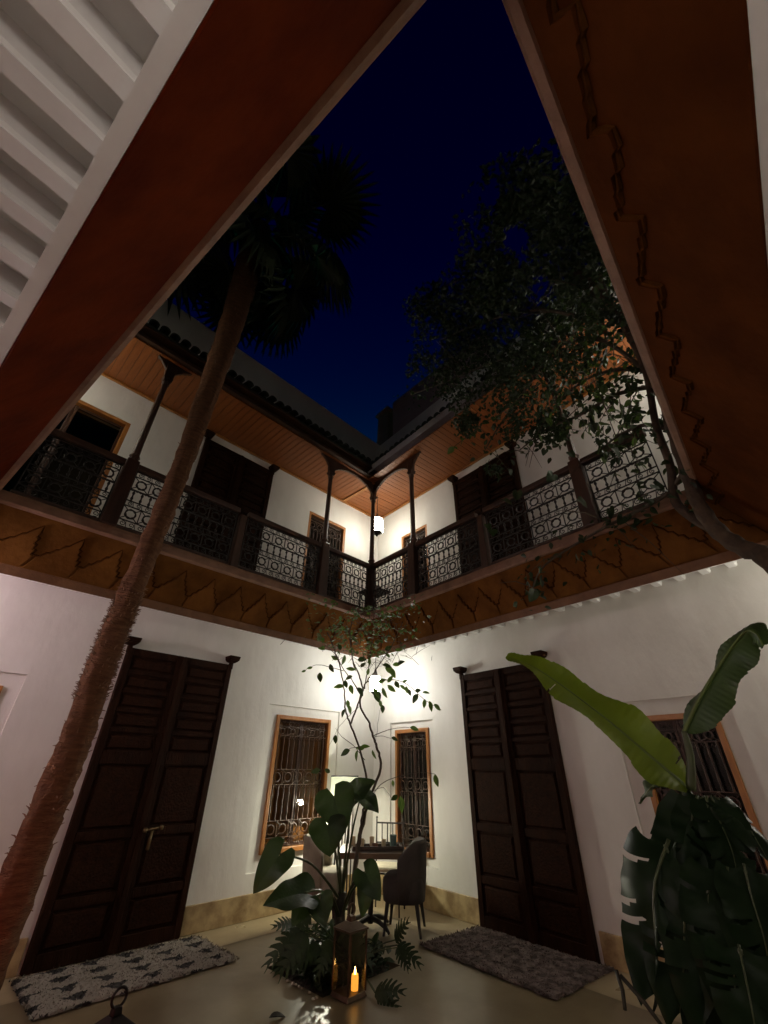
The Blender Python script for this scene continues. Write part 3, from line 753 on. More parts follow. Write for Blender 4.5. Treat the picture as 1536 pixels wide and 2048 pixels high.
cup('tumbler', 'tall grey green tumbler at the right end of the tray', .27, -.08, .045, .125, 'cup_green')
cup('cup', 'cream cup with a dark handle on the left of the tray', -.13, -.1, .035, .085, 'cup_cream', True)
cup('bowl', 'small dark brown bowl in the middle of the tray', .04, -.16, .04, .045, 'cup_brown', False, 'bowl')
cup('glass', 'tall amber tea glass behind the brown bowl', .0, -.05, .03, .10, 'cup_cream')
cup('glass', 'amber tea glass next to the green tumbler', .15, -.13, .028, .085, 'cup_cream')
cup('jar', 'tall pale jar at the left end of the tray', -.24, -.13, .035, .11, 'cup_cream', False, 'jar')
# iron chair with cream cushion behind the table
ic = thing('iron_chair', 'thin iron chair with cream cushion behind the table', 'chair', (5.36, 5.12, 0), R(122))
for (x, y, h) in ((-.2, -.2, .98), (.2, -.2, .98), (-.2, .2, .44), (.2, .2, .44)):
    MB().tube([(x, y, 0), (x, y, h)], .011, 6).build('leg', M['iron'], ic)
    if h > .5: MB().lathe([(.004, h), (.018, h+.012), (.004, h+.03)], 8, (x, y, 0)).build('knob', M['iron'], ic, True)
for z in (.70, .93): MB().tube([(-.2, -.2, z), (.2, -.2, z)], .010, 6).build('back_rail', M['iron'], ic)
for x in (-.12, -.04, .04, .12): MB().tube([(x, -.2, .70), (x, -.2, .93)], .008, 5).build('back_bar', M['iron'], ic)
for (a, b) in (((-.2, -.2), (.2, -.2)), ((.2, -.2), (.2, .2)), ((.2, .2), (-.2, .2)), ((-.2, .2), (-.2, -.2))):
    MB().tube([(*a, .42), (*b, .42)], .010, 6).build('seat_rail', M['iron'], ic)
MB().box(-.215, -.215, .432, .215, .215, .49).build('cushion', M['cushion'], ic, bevel=.025)
# floor lamp in the corner
fl = thing('floor_lamp', 'black rod floor lamp with a square pale shade beside the left window', 'lamp', (5.02, 5.70, 0), R(-45))
MB().box(-.16, -.11, .0, .16, .11, .03).build('foot', M['black_wood'], fl, bevel=.006)
for k in range(7): MB().tube([(-.14+.0467*k, (.03 if k % 2 else -.03), .03), (-.14+.0467*k, (.03 if k % 2 else -.03), 1.16)], .010, 6).build('rod', M['iron'], fl)
MB().box(-.15, -.06, 1.16, .15, .06, 1.185).build('crosspiece', M['black_wood'], fl)
MB().lathe([(.012, .93), (.045, .955), (.055, .985), (.045, 1.015), (.012, 1.04)], 14, (-.06, -.10, .16)).build('bulb', M['bulb'], fl, True)
sh = MB()
for (a, b) in (((-.20, -.11), (.20, -.11)), ((.20, -.11), (.20, .11)), ((.20, .11), (-.20, .11)), ((-.20, .11), (-.20, -.11))):
    sh.quad((*a, 1.20), (*b, 1.20), (*b, 1.50), (*a, 1.50))
sh.build('lamp_shade', M['shade'], fl)
for z in (1.195, 1.505):
    fm = MB()
    for (a, b) in (((-.20, -.11), (.20, -.11)), ((.20, -.11), (.20, .11)), ((.20, .11), (-.20, .11)), ((-.20, .11), (-.20, -.11))): fm.tube([(*a, z), (*b, z)], .008, 5)
    fm.build('shade_frame', M['iron'], fl)
# small iron table upstairs behind the railing
it = thing('side_table', 'small dark iron table behind the railing right of the corner post', 'table', (*(wr(.85, -.75).to_2d()), Z1), ROTR)
MB().box(-.22, -.22, .5, .22, .22, .53).build('top', M['iron'], it, bevel=.005)
for sx in (-.19, .19):
    for sy in (-.19, .19): MB().tube([(sx, sy, 0), (sx, sy, .5)], .012, 6).build('leg', M['iron'], it)
MB().frustum(0, 0, .531, .07, .07, .62, .1, .1).build('box', M['iron'], it)

# ------------------------------------------------------------------ rugs
def rug(name, label, loc, rot, w, d, m, tufts):
    t = thing(name, label, 'rug', loc, rot)
    g = MB(); nx, ny = 66, 38; V = []
    for j in range(ny+1):
        for i in range(nx+1):
            ex = .012*noise.noise((i*.7, j*.3, w)); ey = .014*noise.noise((i*.5, j*.6, w+3))
            edge = min(i, nx-i, j, ny-j)
            V.append((w*i/nx+ex*2, d*j/ny+ey*2, .006 if edge == 0 else .016+.012*random.random()))
    F = [(j*(nx+1)+i, j*(nx+1)+i+1, (j+1)*(nx+1)+i+1, (j+1)*(nx+1)+i) for j in range(ny) for i in range(nx)]
    g.add(V, F); g.build('pile', M[m], t)
    tf = MB()
    for k in range(tufts):
        x, y = random.uniform(-.015, w+.015), random.uniform(-.015, d+.015); a = random.uniform(0, 6.3); h = random.uniform(.006, .022); b = .010
        dx, dy = random.uniform(-.02, .02), random.uniform(-.02, .02)
        i = len(tf.v); tf.v += [(x-b*math.cos(a), y-b*math.sin(a), .012), (x+b*math.cos(a), y+b*math.sin(a), .012), (x+dx, y+dy, .014+h)]; tf.f.append((i, i+1, i+2))
    o = tf.build('tufts', M[m], t); o['kind'] = 'stuff'
    return t
rug('shag_rug', 'black and white patterned shag rug before the left door', (1.48, 5.0, .004), 0, 1.66, .90, 'rug_bw', 5200)
pr = wr(2.14, -1.05)
rug('shag_rug', 'dark purple grey shag rug before the right door', (pr.x, pr.y, .004), ROTR, 1.60, 1.0, 'rug_dark', 5600)

# ------------------------------------------------------------------ candle lanterns
def candle_lantern(label, p, rot, lit, m, s=.12, h=.36):
    t = thing('candle_lantern', label, 'lantern', p, rot, 'candle lanterns on the floor')
    MB().frustum(0, 0, 0, s+.012, s+.012, .03, s, s).build('base', M[m], t, bevel=.004)
    for sx in (-1, 1):
        for sy in (-1, 1):
            MB().box(sx*s-.007, sy*s-.007, .031, sx*s+.007, sy*s+.007, h).build('corner_post', M[m], t, bevel=.003)
    for k in range(4):
        q = rot2(k*math.pi/2)
        place('glass_pane', MB().box(-s+.011, -s-.001, .032, s-.011, -s+.001, h).mesh('glass_pane', M['lglass']), t, mtx=q)
    rf = MB().frustum(0, 0, h+.001, s+.014, s+.014, h+.016, s+.014, s+.014).frustum(0, 0, h+.017, s+.008, s+.008, h+.055, s*.40, s*.40)
    rf.frustum(0, 0, h+.056, s*.34, s*.34, h+.09, s*.28, s*.28)
    rf.build('roof', M[m], t, bevel=.004)
    MB().tube([(.042*math.cos(q), 0, h+.125+.042*math.sin(q)) for q in (2*math.pi*k/18 for k in range(19))], .008, 6, False).build('ring_handle', M[m], t, True)
    c = MB().lathe([(.029, .033), (.030, .10), (.027, .128), (.016, .124)], 18, (.035, -.035, 0)).build('candle', M['wax'] if lit else M['cushion'], t, True)
    if lit: MB().lathe([(.002, .124), (.008, .134), (.007, .148), (.001, .172)], 10, (.035, -.035, 0)).build('flame', M['flame'], c, True)
    return t
candle_lantern('tall copper lantern with a lit candle before the planting bed', (3.415, 3.70, .004), 0, True, 'copper', .098, .40)
candle_lantern('black lantern with ring handle cut off at the bottom left', (1.50, 3.62, .004), .12, False, 'lantern_black', .078, .31)

# ------------------------------------------------------------------ leaves
def leaf_grid(halfw, nv=8, nu=2, fold=.18, droop=.15, wave=0.0, notch=None, seed=0):
    """leaf along +Y, length 1; halfw(v) half width; notch(v) inner gap for basal lobes"""
    v, f = [], []; rnd = random.Random(seed)
    for s in (-1, 1):
        base = len(v)
        for j in range(nv+1):
            t = j/nv; y = t
            for i in range(nu+1):
                u = i/nu; x0 = notch(t) if notch else 0.0
                x = x0 + (halfw(t)-x0)*u if halfw(t) > x0 else x0
                z = fold*x - droop*t*t + wave*math.sin(t*11+s*1.3+seed)*u*u*halfw(t)
                v.append((s*x, y, z))
        for j in range(nv):
            for i in range(nu):
                a = base+j*(nu+1)+i; q = (a, a+1, a+nu+2, a+nu+1)
                f.append(q if s > 0 else q[::-1])
    return v, f
def ovate(w=.24, fold=.25, droop=.12, nv=6): return leaf_grid(lambda t: w*math.sin(math.pi*min(1, t*.98+.01))**.8*(1.15-.45*t), nv, 1, fold, droop)
def heart(w=.40, droop=.25, wave=.10, seed=0):
    """elephant ear: lobes reach behind the stalk at v=.26"""
    def hw(t): return w*(math.sin(math.pi*(.06+.94*t)**.62))**.75 if t < .999 else 0.0
    def nt(t): return max(0, .11*(1-t/.24)) if t < .24 else 0
    v, f = leaf_grid(hw, 14, 4, .14, droop, wave, nt, seed)
    return [(x, y-.24, z) for x, y, z in v], f
def lobed(n=6, w=.42, gap=.5, droop=.2):
    """split leaf: finger lobes on both sides of a midrib"""
    v, f = [], []
    for s in (-1, 1):
        for k in range(n):
            t0, t1 = k/n, (k+1)/n; tm = (t0+t1)/2
            L = w*(math.sin(math.pi*(.12+.86*tm)**.8))**.8; sw = .28*(1-tm)*.3+.16*tm
            i = len(v)
            pts = [(0, t0), (L*.45, t0+sw*.35), (L*.85, t0+sw+.06), (L, t0+sw+.13), (L*.88, t0+sw+.15+.02), (L*.5, t1+sw*.4-.015*gap), (0, t1)]
            v += [(s*x, y, .12*x-droop*y*y-.22*x*x) for x, y in pts]
            f.append(tuple(range(i, i+7)) if s > 0 else tuple(range(i+6, i-1, -1)))
    return v, f
def monstera(seed=0, wl=.46, wr=.46):
    """broad drooping blade; curved slits run in from the edge, holes sit near the midrib"""
    v, f = [], []; rnd = random.Random(seed); NV, NU = 40, 9
    def W(t): return (math.sin(math.pi*(.09+.90*t)**.66))**.62
    for s, w in ((-1, wl), (1, wr)):
        base = len(v)
        cuts = {c: rnd.choice((2, 3, 4)) for c in rnd.sample((7, 11, 15, 19, 23, 27, 31), rnd.choice((3, 4)))}
        holes = {c: rnd.choice((1, 2)) for c in rnd.sample((8, 12, 15, 20, 24), rnd.choice((1, 1, 2)))}
        ph_ = rnd.uniform(0, 6)
        for j in range(NV+1):
            t = j/NV
            for i in range(NU+1):
                u = i/NU; x = w*W(min(.995, t))*u*(1+.03*math.sin(t*21+ph_)*u)
                y = t + .26*u*(1-t*.4) - .26*(1-t)*u*u
                if j in cuts and i > cuts[j]: y += .010*(i-cuts[j])/(NU-cuts[j])
                v.append((s*x, y-.06, -.26*t*t - .55*x*x + .035*math.sin(t*7+u*2.5*s+seed) + .006*math.sin(t*40)*u))
        for j in range(NV):
            for i in range(NU):
                if j in cuts and i >= cuts[j]: continue
                if j-1 in cuts and i >= cuts[j-1]+2: continue
                a = base+j*(NU+1)+i; z = (a, a+1, a+NU+2, a+NU+1); f.append(z if s < 0 else z[::-1])
    return v, f
def banana_leaf(w=.13, seed=0, droop=.25, wave=.35):
    rnd = random.Random(seed); ph = [rnd.uniform(0, 6) for _ in range(4)]
    v, f = [], []; nv, nu = 34, 4
    for s in (-1, 1):
        base = len(v)
        for j in range(nv+1):
            t = j/nv; hw = w*min(1, (t+.015)*9)**.6*min(1, (1.02-t)*3.2)**.6
            hw *= 1 + .10*math.sin(t*17+ph[0]+s) + .06*math.sin(t*31+ph[1]*s)
            for i in range(nu+1):
                u = i/nu; x = hw*u
                z = .55*x*(1-.9*t) - droop*t*t + wave*hw*u*u*math.sin(t*15+ph[2]+s*1.7)
                v.append((s*x, t, z))
        for j in range(nv):
            for i in range(nu):
                a = base+j*(nu+1)+i; q = (a, a+1, a+nu+2, a+nu+1); f.append(q if s > 0 else q[::-1])
    return v, f
def as_mesh(vf, name, m, smooth=True): return MB().add(*vf).mesh(name, M[m], smooth)

# ------------------------------------------------------------------ palm
pb_ = Vector((1.05, 4.45, 0))
pt_ = thing('palm_tree', 'tall palm with a rough trunk rising past the left gallery', 'palm', pb_)
PALM = [(500, 528, 46), (478, 600, 46), (446, 700, 47), (376, 900, 46), (316, 1050, 52), (257, 1198, 60), (205, 1328, 69), (160, 1458, 77), (108, 1588, 86), (68, 1686, 96)][::-1]
PD = 4.57
pk = [(pix(x, y, PD), (pix(x+w/2, y, PD)-pix(x-w/2, y, PD)).length/2*.88) for x, y, w in PALM]
d0 = (pk[1][0]-pk[0][0]); kz = pk[0][0].z/d0.z
foot = pk[0][0] - d0*kz*1.02
pk = [(foot, pk[0][1]*1.22), (foot.lerp(pk[0][0], .5), pk[0][1]*1.1)] + pk
top_ = pk[-1][0] + (pk[-1][0]-pk[-2][0]).normalized()*1.2
pk.append((top_, pk[-1][1]))
pt_.location = foot; pb_ = foot.copy()
axis = catmull([p for p, r_ in pk], 16); rads = [v.x for v in catmull([Vector((r_, 0, 0)) for p, r_ in pk], 16)]
tr = MB(); rings = []
for k, p in enumerate(axis):
    q_ = p - pb_; z = q_.z; step = .016*((z*6.2) % 1.0) + .010*noise.noise((0, 0, z*3.1)); row = []
    for i in range(26):
        a = 2*math.pi*i/26; nz = .018*noise.noise((2.2*math.cos(a), 2.2*math.sin(a), z*4)) + .010*noise.noise((5*math.cos(a), 5*math.sin(a), z*11))
        rr = rads[k]-.008 + step*(.6+.4*math.sin(a*3+z*2)) + nz
        row.append((q_.x + rr*math.cos(a), q_.y + rr*math.sin(a), z))
    rings.append(row)
tr.loft(rings).build('trunk', M['palm_bark'], pt_, True)
fb_ = MB()
for k in range(900):
    u = random.random(); j = min(len(axis)-2, int(u*(len(axis)-1)))
    if random.random() < .6: j = random.choice([q for q in range(len(axis)) if 2.1 < axis[q].z < 3.1])
    p = axis[j]-pb_; a = random.uniform(0, 6.28)
    if 2.1 < p.z < 3.1 and random.random() < .7: a = random.choice((random.gauss(R(166), .3), random.gauss(R(-14), .3)))
    c, s_ = math.cos(a), math.sin(a); L = random.uniform(.015, .045); r0 = rads[j]-.012
    p0 = p + Vector((r0*c, r0*s_, random.uniform(-.04, .04))); p1 = p0 + Vector((c*L, s_*L, random.uniform(-.01, .04)))
    fb_.tube([p0, (p0+p1)/2 + Vector((0, 0, .006)), p1], [.006, .005, .002], 3, False)
o = fb_.build('fibres', M['fibre'], pt_); o['kind'] = 'stuff'
crown = top_ - pb_
fan = MB(); NB = 26
for k in range(NB):
    a = R(-140 + 280*k/(NB-1)); L = 1.0*(.75+.25*math.cos(a*.55)) ; da = R(280/(NB-1)*.5)
    i = len(fan.v); x, y = math.sin(a), math.cos(a); droop = .10
    def pt2(r_, aa, z): return (r_*math.sin(aa), r_*math.cos(aa), z)
    fan.v += [(0, 0, 0), pt2(L*.6, a-da*.98, -.07), pt2(L*.62, a, .0), pt2(L*.6, a+da*.98, -.07), pt2(L*.96, a+da*.1, -.34), pt2(L*1.04, a-da*.1, -.42)]
    fan.f += [(i, i+1, i+2), (i, i+2, i+3), (i+1, i+5, i+4, i+2), (i+2, i+4, i+3)]
fan.tube([(0, 0, 0), (0, -.5, .07), (0, -1.1, .05)], [.012, .016, .022], 5)
fme = fan.mesh('frond', M['frond'])
for k in range(30):
    a = k*2.39996+random.uniform(-.3, .3); el = R(58 - 120*(k/29) + random.uniform(-12, 12)); d = Vector((math.cos(a)*math.cos(el), math.sin(a)*math.cos(el), math.sin(el)))
    pl = random.uniform(.7, 1.75); size = random.uniform(.75, 1.1)
    base = crown + d*pl + Vector((0, 0, -.2*(k/29)*pl))
    d2 = (d + Vector((0, 0, -.35*(k/29)))).normalized()
    place('frond', fme, pt_, mtx=aim(base, base+d2*size, (0, 0, 1) if abs(el) < 1.2 else (1, 0, 0), random.uniform(-.6, .6)))

# ------------------------------------------------------------------ vine tree on the right
vt = thing('vine_tree', 'dark leafy climber spreading over the right gallery', 'tree', (4.62, -.42, 0))
vo = Vector((4.62, -.42, 0))
trunk = catmull([(4.62, -.42, -.05), (4.55, -.38, 1.2), (4.42, -.28, 2.2)] + [pixr(1545, 1128, 4.35), pixr(1490, 1098, 4.4), pixr(1440, 1066, 4.45), pixr(1398, 1010, 4.5), pixr(1372, 940, 4.6), pixr(1345, 860, 4.7), pixr(1318, 770, 4.8), pixr(1275, 690, 5.0), pixr(1215, 600, 5.3), pixr(1150, 540, 5.7)], 6)
tk = MB().tube([p-vo for p in trunk], [.085-.05*k/(len(trunk)-1) + .006*math.sin(k*1.7) for k in range(len(trunk))], 10)
tr2 = catmull([pixr(1440, 1066, 4.47), pixr(1385, 1035, 4.55), pixr(1350, 1000, 4.62), pixr(1340, 930, 4.7), pixr(1312, 850, 4.78), pixr(1290, 740, 4.9), pixr(1240, 640, 5.1)], 6)
tk.tube([p-vo for p in tr2], [.045-.02*k/(len(tr2)-1) for k in range(len(tr2))], 8)
tk.build('trunk', M['bark'], vt, True)
limbs = []
for pts in ([(1240, 650, 5.1), (1150, 560, 5.8), (1040, 540, 6.6), (920, 560, 7.2), (840, 600, 7.6)],
            [(1290, 740, 4.9), (1200, 680, 5.4), (1110, 690, 6.0), (1000, 720, 6.5), (900, 760, 6.9), (820, 790, 7.2)],
            [(1215, 600, 5.3), (1180, 500, 5.6), (1120, 420, 6.1), (1020, 380, 6.7)],
            [(1318, 770, 4.8), (1230, 790, 5.1), (1160, 830, 5.3), (1090, 860, 5.5), (1040, 900, 5.6)],
            [(1290, 740, 4.9), (1230, 740, 5.2), (1170, 760, 5.4), (1120, 800, 5.5)],
            [(1345, 860, 4.7), (1290, 850, 4.95), (1240, 870, 5.1), (1200, 900, 5.1)],
            [(1372, 940, 4.6), (1330, 990, 4.7), (1260, 1030, 4.85), (1200, 1060, 4.9), (1090, 1130, 5.1), (1065, 1180, 5.15)],
            [(1180, 640, 5.5), (1080, 620, 6.1), (980, 640, 6.6), (880, 680, 7.0)],
            [(1110, 690, 6.0), (1050, 780, 6.1), (1000, 850, 6.1), (970, 900, 6.1)],
            [(1200, 640, 5.4), (1230, 560, 5.2), (1190, 460, 5.4), (1150, 380, 5.8)]):
    limbs.append(catmull([pixr(*q) for q in pts], 6))
bm_ = MB()
for L in limbs: bm_.tube([p-vo for p in L], [.026-.018*k/(len(L)-1) for k in range(len(L))], 6)
for k in range(120):
    L = random.choice(limbs); p = random.choice(L); q = p + Vector((random.gauss(0, .3), random.gauss(0, .3), random.gauss(-.05, .3)))
    bm_.tube([p-vo, (p+q)/2-vo+Vector((0, 0, .05)), q-vo], [.006, .005, .002], 4, False)
o = bm_.build('branches', M['twig'], vt); o['kind'] = 'stuff'
lv, lf_ = ovate(.32, .3, .15, 4)
fol = MB(); rnd = random.Random(3)
blobs = [(1050, 560, 6.3, .75), (960, 600, 6.9, .7), (1130, 480, 5.9, .6), (1000, 470, 6.6, .7), (900, 680, 7.1, .65), (1010, 690, 6.5, .7), (1110, 640, 6.0, .6), (870, 740, 7.2, .5),
         (960, 780, 6.7, .55), (1060, 770, 6.1, .5), (1170, 560, 5.6, .5), (1180, 430, 5.6, .4), (1090, 390, 6.2, .5), (1150, 700, 5.6, .4), (1040, 840, 5.9, .35), (1225, 520, 5.2, .3),
         (860, 620, 7.4, .42), (1110, 850, 5.6, .28), (1230, 620, 5.1, .3), (930, 850, 6.5, .22), (1020, 400, 6.7, .5), (1000, 930, 5.9, .2)]
def leaf_at(mb, p, size, r):
    d = Vector((r.gauss(0, 1), r.gauss(0, 1), r.gauss(-.5, .8))).normalized()
    mb.add(lv, lf_, aim(p-vo, p-vo+d*size, (r.gauss(0, .6), r.gauss(0, .6), 1)))
for (px, py, rg, sp) in blobs:
    c = pixr(px, py, rg)
    for k in range(int(3900*sp*sp)+220):
        q = Vector((rnd.gauss(0, 1), rnd.gauss(0, 1), rnd.gauss(0, 1))); q = q.normalized()*sp*(rnd.random()**.45)
        q.z *= .85
        if noise.noise((c+q)*2.2) < -.07: continue
        leaf_at(fol, c+q, rnd.uniform(.04, .085), rnd)
for L in limbs:
    for p in L:
        for k in range(5): leaf_at(fol, p+Vector((rnd.gauss(0, .12), rnd.gauss(0, .12), rnd.gauss(-.04, .13))), rnd.uniform(.05, .10), rnd)
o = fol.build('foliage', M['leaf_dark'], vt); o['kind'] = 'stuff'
# larger ivy-like leaves hanging before the right gallery
iv = as_mesh(heart(.44, .2, .08, 2), 'leaf', 'leaf_dark')
for (px, py, rg) in [(1170, 815, 4.95), (1262, 770, 4.85), (1250, 835, 4.8), (1275, 815, 4.78), (1225, 790, 4.9), (1105, 950, 5.2), (1140, 905, 5.2), (1090, 900, 5.3), (975, 1050, 5.6), (985, 1060, 5.6), (1075, 1165, 5.15), (1068, 1185, 5.15),
                     (1245, 1035, 4.8), (1220, 1020, 4.8), (1300, 1000, 4.7), (1310, 970, 4.7), (1200, 880, 5.0), (1185, 850, 5.05), (1120, 870, 5.3), (1150, 790, 5.2), (1230, 900, 4.95), (1160, 1000, 5.0), (1020, 940, 5.5), (1035, 985, 5.4), (1010, 1000, 5.5)]:
    p = pixr(px, py, rg)-vo; s = random.uniform(.08, .16)
    d = Vector((random.gauss(0, .5), random.gauss(0, .5), -1)).normalized()
    place('leaf', iv, vt, mtx=aim(p, p+d*s, (-.7+random.gauss(0, .4), -.7+random.gauss(0, .4), .3)))

sp = MB(); iv2 = as_mesh(ovate(.34, .2, .25, 6), 'leaf', 'leaf')
for q in range(22):
    x0, y0 = random.uniform(1040, 1270), random.uniform(700, 820); rg = 5.75-(x0-1040)/260*.85; p = pixr(x0, y0, rg); pts = [p]
    drift = Vector((random.gauss(0, .05), random.gauss(0, .05), 0))
    for k in range(random.randint(4, 9)):
        p = p + drift + Vector((random.gauss(0, .025), random.gauss(0, .025), random.uniform(-.11, -.05))); pts.append(p)
        for w in range(2):
            if random.random() < .75:
                d = Vector((random.gauss(0, .8), random.gauss(0, .8), -random.uniform(.2, 1))).normalized()
                place('leaf', random.choice((iv, iv2)), vt, mtx=aim(p-vo, p-vo+d*random.uniform(.06, .12), (-.6+random.gauss(0, .5), -.6+random.gauss(0, .5), .6)))
    sp.tube([a-vo for a in pts], .004, 4, False)
o = sp.build('hanging_twigs', M['twig'], vt); o['kind'] = 'stuff'

# ------------------------------------------------------------------ thin tree in the planting bed
ct = thing('thin_tree', 'thin bare-stemmed tree rising from the planting bed before the corner', 'tree', (3.72, 4.24, -.06))
co = Vector((3.72, 4.24, -.06))
D = 5.64
stems = [
    ([(690, 1900), (702, 1790), (715, 1690), (722, 1650), (731, 1600), (733, 1560), (717, 1492), (701, 1448), (691, 1420), (689, 1390), (683, 1345), (668, 1300), (655, 1265)], .017, 0),
    ([(702, 1860), (712, 1740), (722, 1670), (735, 1612), (761, 1536), (755, 1500), (746, 1472), (735, 1440), (720, 1410), (726, 1380), (718, 1350), (705, 1318), (700, 1270), (705, 1235)], .018, .06),
    ([(701, 1448), (712, 1420), (722, 1391), (733, 1364), (748, 1345), (765, 1320), (785, 1288), (805, 1245)], .011, .02),
    ([(722, 1391), (705, 1362), (688, 1340), (672, 1310), (650, 1290)], .008, -.05),
    ([(728, 1378), (738, 1330), (742, 1290), (752, 1250)], .007, .1),
    ([(733, 1364), (772, 1360), (800, 1362), (826, 1378), (850, 1400), (882, 1420)], .006, .15),
    ([(688, 1342), (660, 1334), (632, 1330), (608, 1342)], .005, -.1),
    ([(746, 1472), (770, 1462), (795, 1456), (818, 1455)], .005, -.2),
    ([(746, 1474), (765, 1472), (785, 1478)], .004, -.1),
    ([(717, 1494), (700, 1497), (694, 1505)], .004, .1), ([(730, 1520), (705, 1490), (680, 1470), (672, 1455)], .004, -.15),
    ([(735, 1612), (760, 1570), (800, 1552), (840, 1545), (870, 1548)], .005, .1), ([(737, 1590), (765, 1575), (785, 1600)], .004, .2),
    ([(750, 1490), (757, 1440), (765, 1400)], .003, .1), ([(720, 1412), (700, 1430), (675, 1460), (640, 1530)], .003, -.1)]
st_ = MB(); paths = []
for (pts, r0, dd) in stems:
    P = catmull([pix(x, y, D+dd*k/len(pts)) - co for k, (x, y) in enumerate(pts)], 5)
    if pts[0][1] > 1800: P = [Vector((P[0].x, P[0].y, 0))] + P
    P = [p + Vector((random.gauss(0, .004), random.gauss(0, .004), 0)) for p in P]
    paths.append(P); st_.tube(P, [r0*(1-.6*k/(len(P)-1)) for k in range(len(P))], 7)
st_.build('trunk', M['twig'], ct, True)
tw = MB()
for k in range(200):
    p = pix(random.gauss(735, 45), random.uniform(1225, 1335), D+random.gauss(0, .2)) - co
    d = Vector((random.gauss(0, .1), random.gauss(0, .1), random.gauss(.05, .08)))
    tw.tube([p, p+d*.5+Vector((0, 0, .01)), p+d], [.003, .003, .0015], 3, False)
o = tw.build('twigs', M['twig'], ct); o['kind'] = 'stuff'
lm = as_mesh(ovate(.26, .25, .15, 6), 'leaf', 'leaf'); lm2 = as_mesh(ovate(.34, .15, .3, 6), 'leaf', 'leaf_dark')
def tree_leaf(px, py, ang, L, dd=0.0):
    p = pix(px, py, D+dd) - co; a = R(ang)
    right = Vector((math.sin(YAW), -math.cos(YAW), 0)); up = Vector((0, 0, 1)); fw = Vector((math.cos(YAW), math.sin(YAW), 0))
    d = right*math.cos(a) + up*math.sin(a) + fw*random.gauss(0, .25)
    place('leaf', random.choice((lm, lm2)), ct, mtx=aim(p, p+d.normalized()*L, (-fw + up*random.uniform(-.2, .8) + right*random.gauss(0, .5))))
LV = [(640, 1345, -90, .12), (660, 1328, -70, .11), (625, 1335, 190, .07), (612, 1341, 200, .06), (690, 1310, -100, .13), (705, 1325, -60, .12), (715, 1320, 10, .12), (690, 1360, -80, .1), (688, 1372, 185, .13), (700, 1370, -70, .13),
      (715, 1375, -45, .12), (695, 1400, -80, .1), (690, 1418, 240, .1), (697, 1410, -70, .11), (765, 1330, 0, .13), (770, 1335, -30, .16), (780, 1335, -60, .15), (785, 1330, 10, .12), (795, 1328, 25, .1), (755, 1365, 20, .12), (745, 1375, -50, .16),
      (752, 1380, -75, .15), (765, 1375, -70, .14), (775, 1370, -40, .13), (775, 1365, 50, .11), (790, 1362, -60, .1), (800, 1370, -40, .1), (812, 1372, -80, .09), (830, 1382, 10, .08), (836, 1388, -130, .13), (850, 1398, -100, .11), (858, 1402, -70, .13),
      (868, 1408, -40, .11), (845, 1385, 0, .09), (820, 1455, -10, .12), (783, 1475, -15, .08), (672, 1470, -100, .1), (715, 1500, -100, .12), (700, 1500, 200, .12), (720, 1495, 10, .12), (745, 1500, -70, .12), (728, 1498, 170, .1), (870, 1548, -80, .13),
      (785, 1560, -80, .07), (795, 1590, 220, .09), (800, 1592, -80, .16), (660, 1545, 150, .07), (640, 1540, 190, .1), (760, 1400, -80, .09), (765, 1410, -85, .09), (710, 1340, 170, .12), (722, 1335, 60, .1), (740, 1330, 100, .1), (705, 1352, 200, .1),
      (675, 1320, 150, .1), (650, 1300, 160, .1), (755, 1310, 60, .1), (770, 1300, 30, .11), (790, 1300, 0, .1), (735, 1350, 80, .09), (680, 1300, 100, .1), (815, 1378, -60, .09), (805, 1365, 30, .07)]
for q in LV: tree_leaf(*q, dd=random.gauss(0, .12))
cf = MB(); rnd = random.Random(11)
for k in range(620):
    px = rnd.gauss(736, 55); py = rnd.uniform(1212, 1312) - .0006*(px-736)**2*4
    if abs(px-736) > 125 or noise.noise((px*.03, py*.05, 2.1)) < -.28: continue
    p = pix(px, py, D+rnd.gauss(0, .28)) - co
    d = Vector((rnd.gauss(0, 1), rnd.gauss(0, 1), rnd.gauss(-.2, .35))).normalized()
    cf.add(lv, lf_, aim(p, p+d*rnd.uniform(.045, .085), (rnd.gauss(0, .4), rnd.gauss(0, .4), 1)))
o = cf.build('crown', M['leaf'], ct); o['kind'] = 'stuff'

# ------------------------------------------------------------------ elephant ear plant and low plants of the bed
ee = thing('elephant_ear_plant', 'large elephant ear plant with broad dark leaves in the planting bed', 'plant', (3.66, 4.12, -.06))
eo = Vector((3.66, 4.12, -.06))
MB().tube(catmull([(0, 0, -.02), (.01, .0, .25), (.0, .01, .5), (.01, .0, .62)], 4), [.055, .055, .054, .053, .053, .052, .05, .05, .05, .048, .046, .045, .04], 12).build('stem', M['stem_dark'], ee, True)
EL = [  # stalk end px, tip px, dist, up hint(camera facing 0..1), width, seed
    ((668, 1592), (690, 1668), 5.3, (-.7, -.7, .25), .52), ((655, 1650), (660, 1715), 5.2, (-.6, -.6, .5), .62), ((722, 1590), (765, 1612), 5.45, (-.3, -.3, 1.0), .50), ((706, 1588), (745, 1550), 5.5, (-.6, -.6, .7), .42),
    ((560, 1708), (497, 1788), 5.15, (-.5, -.7, .5), .36), ((610, 1785), (525, 1780), 5.1, (-.3, -.4, .9), .42), ((640, 1800), (650, 1850), 5.05, (-.7, -.7, .3), .55), ((730, 1745), (765, 1800), 5.2, (-.6, -.6, .5), .42),
    ((612, 1800), (580, 1850), 5.1, (-.6, -.6, .5), .42), ((735, 1765), (720, 1840), 5.3, (-.8, -.6, .1), .30)]
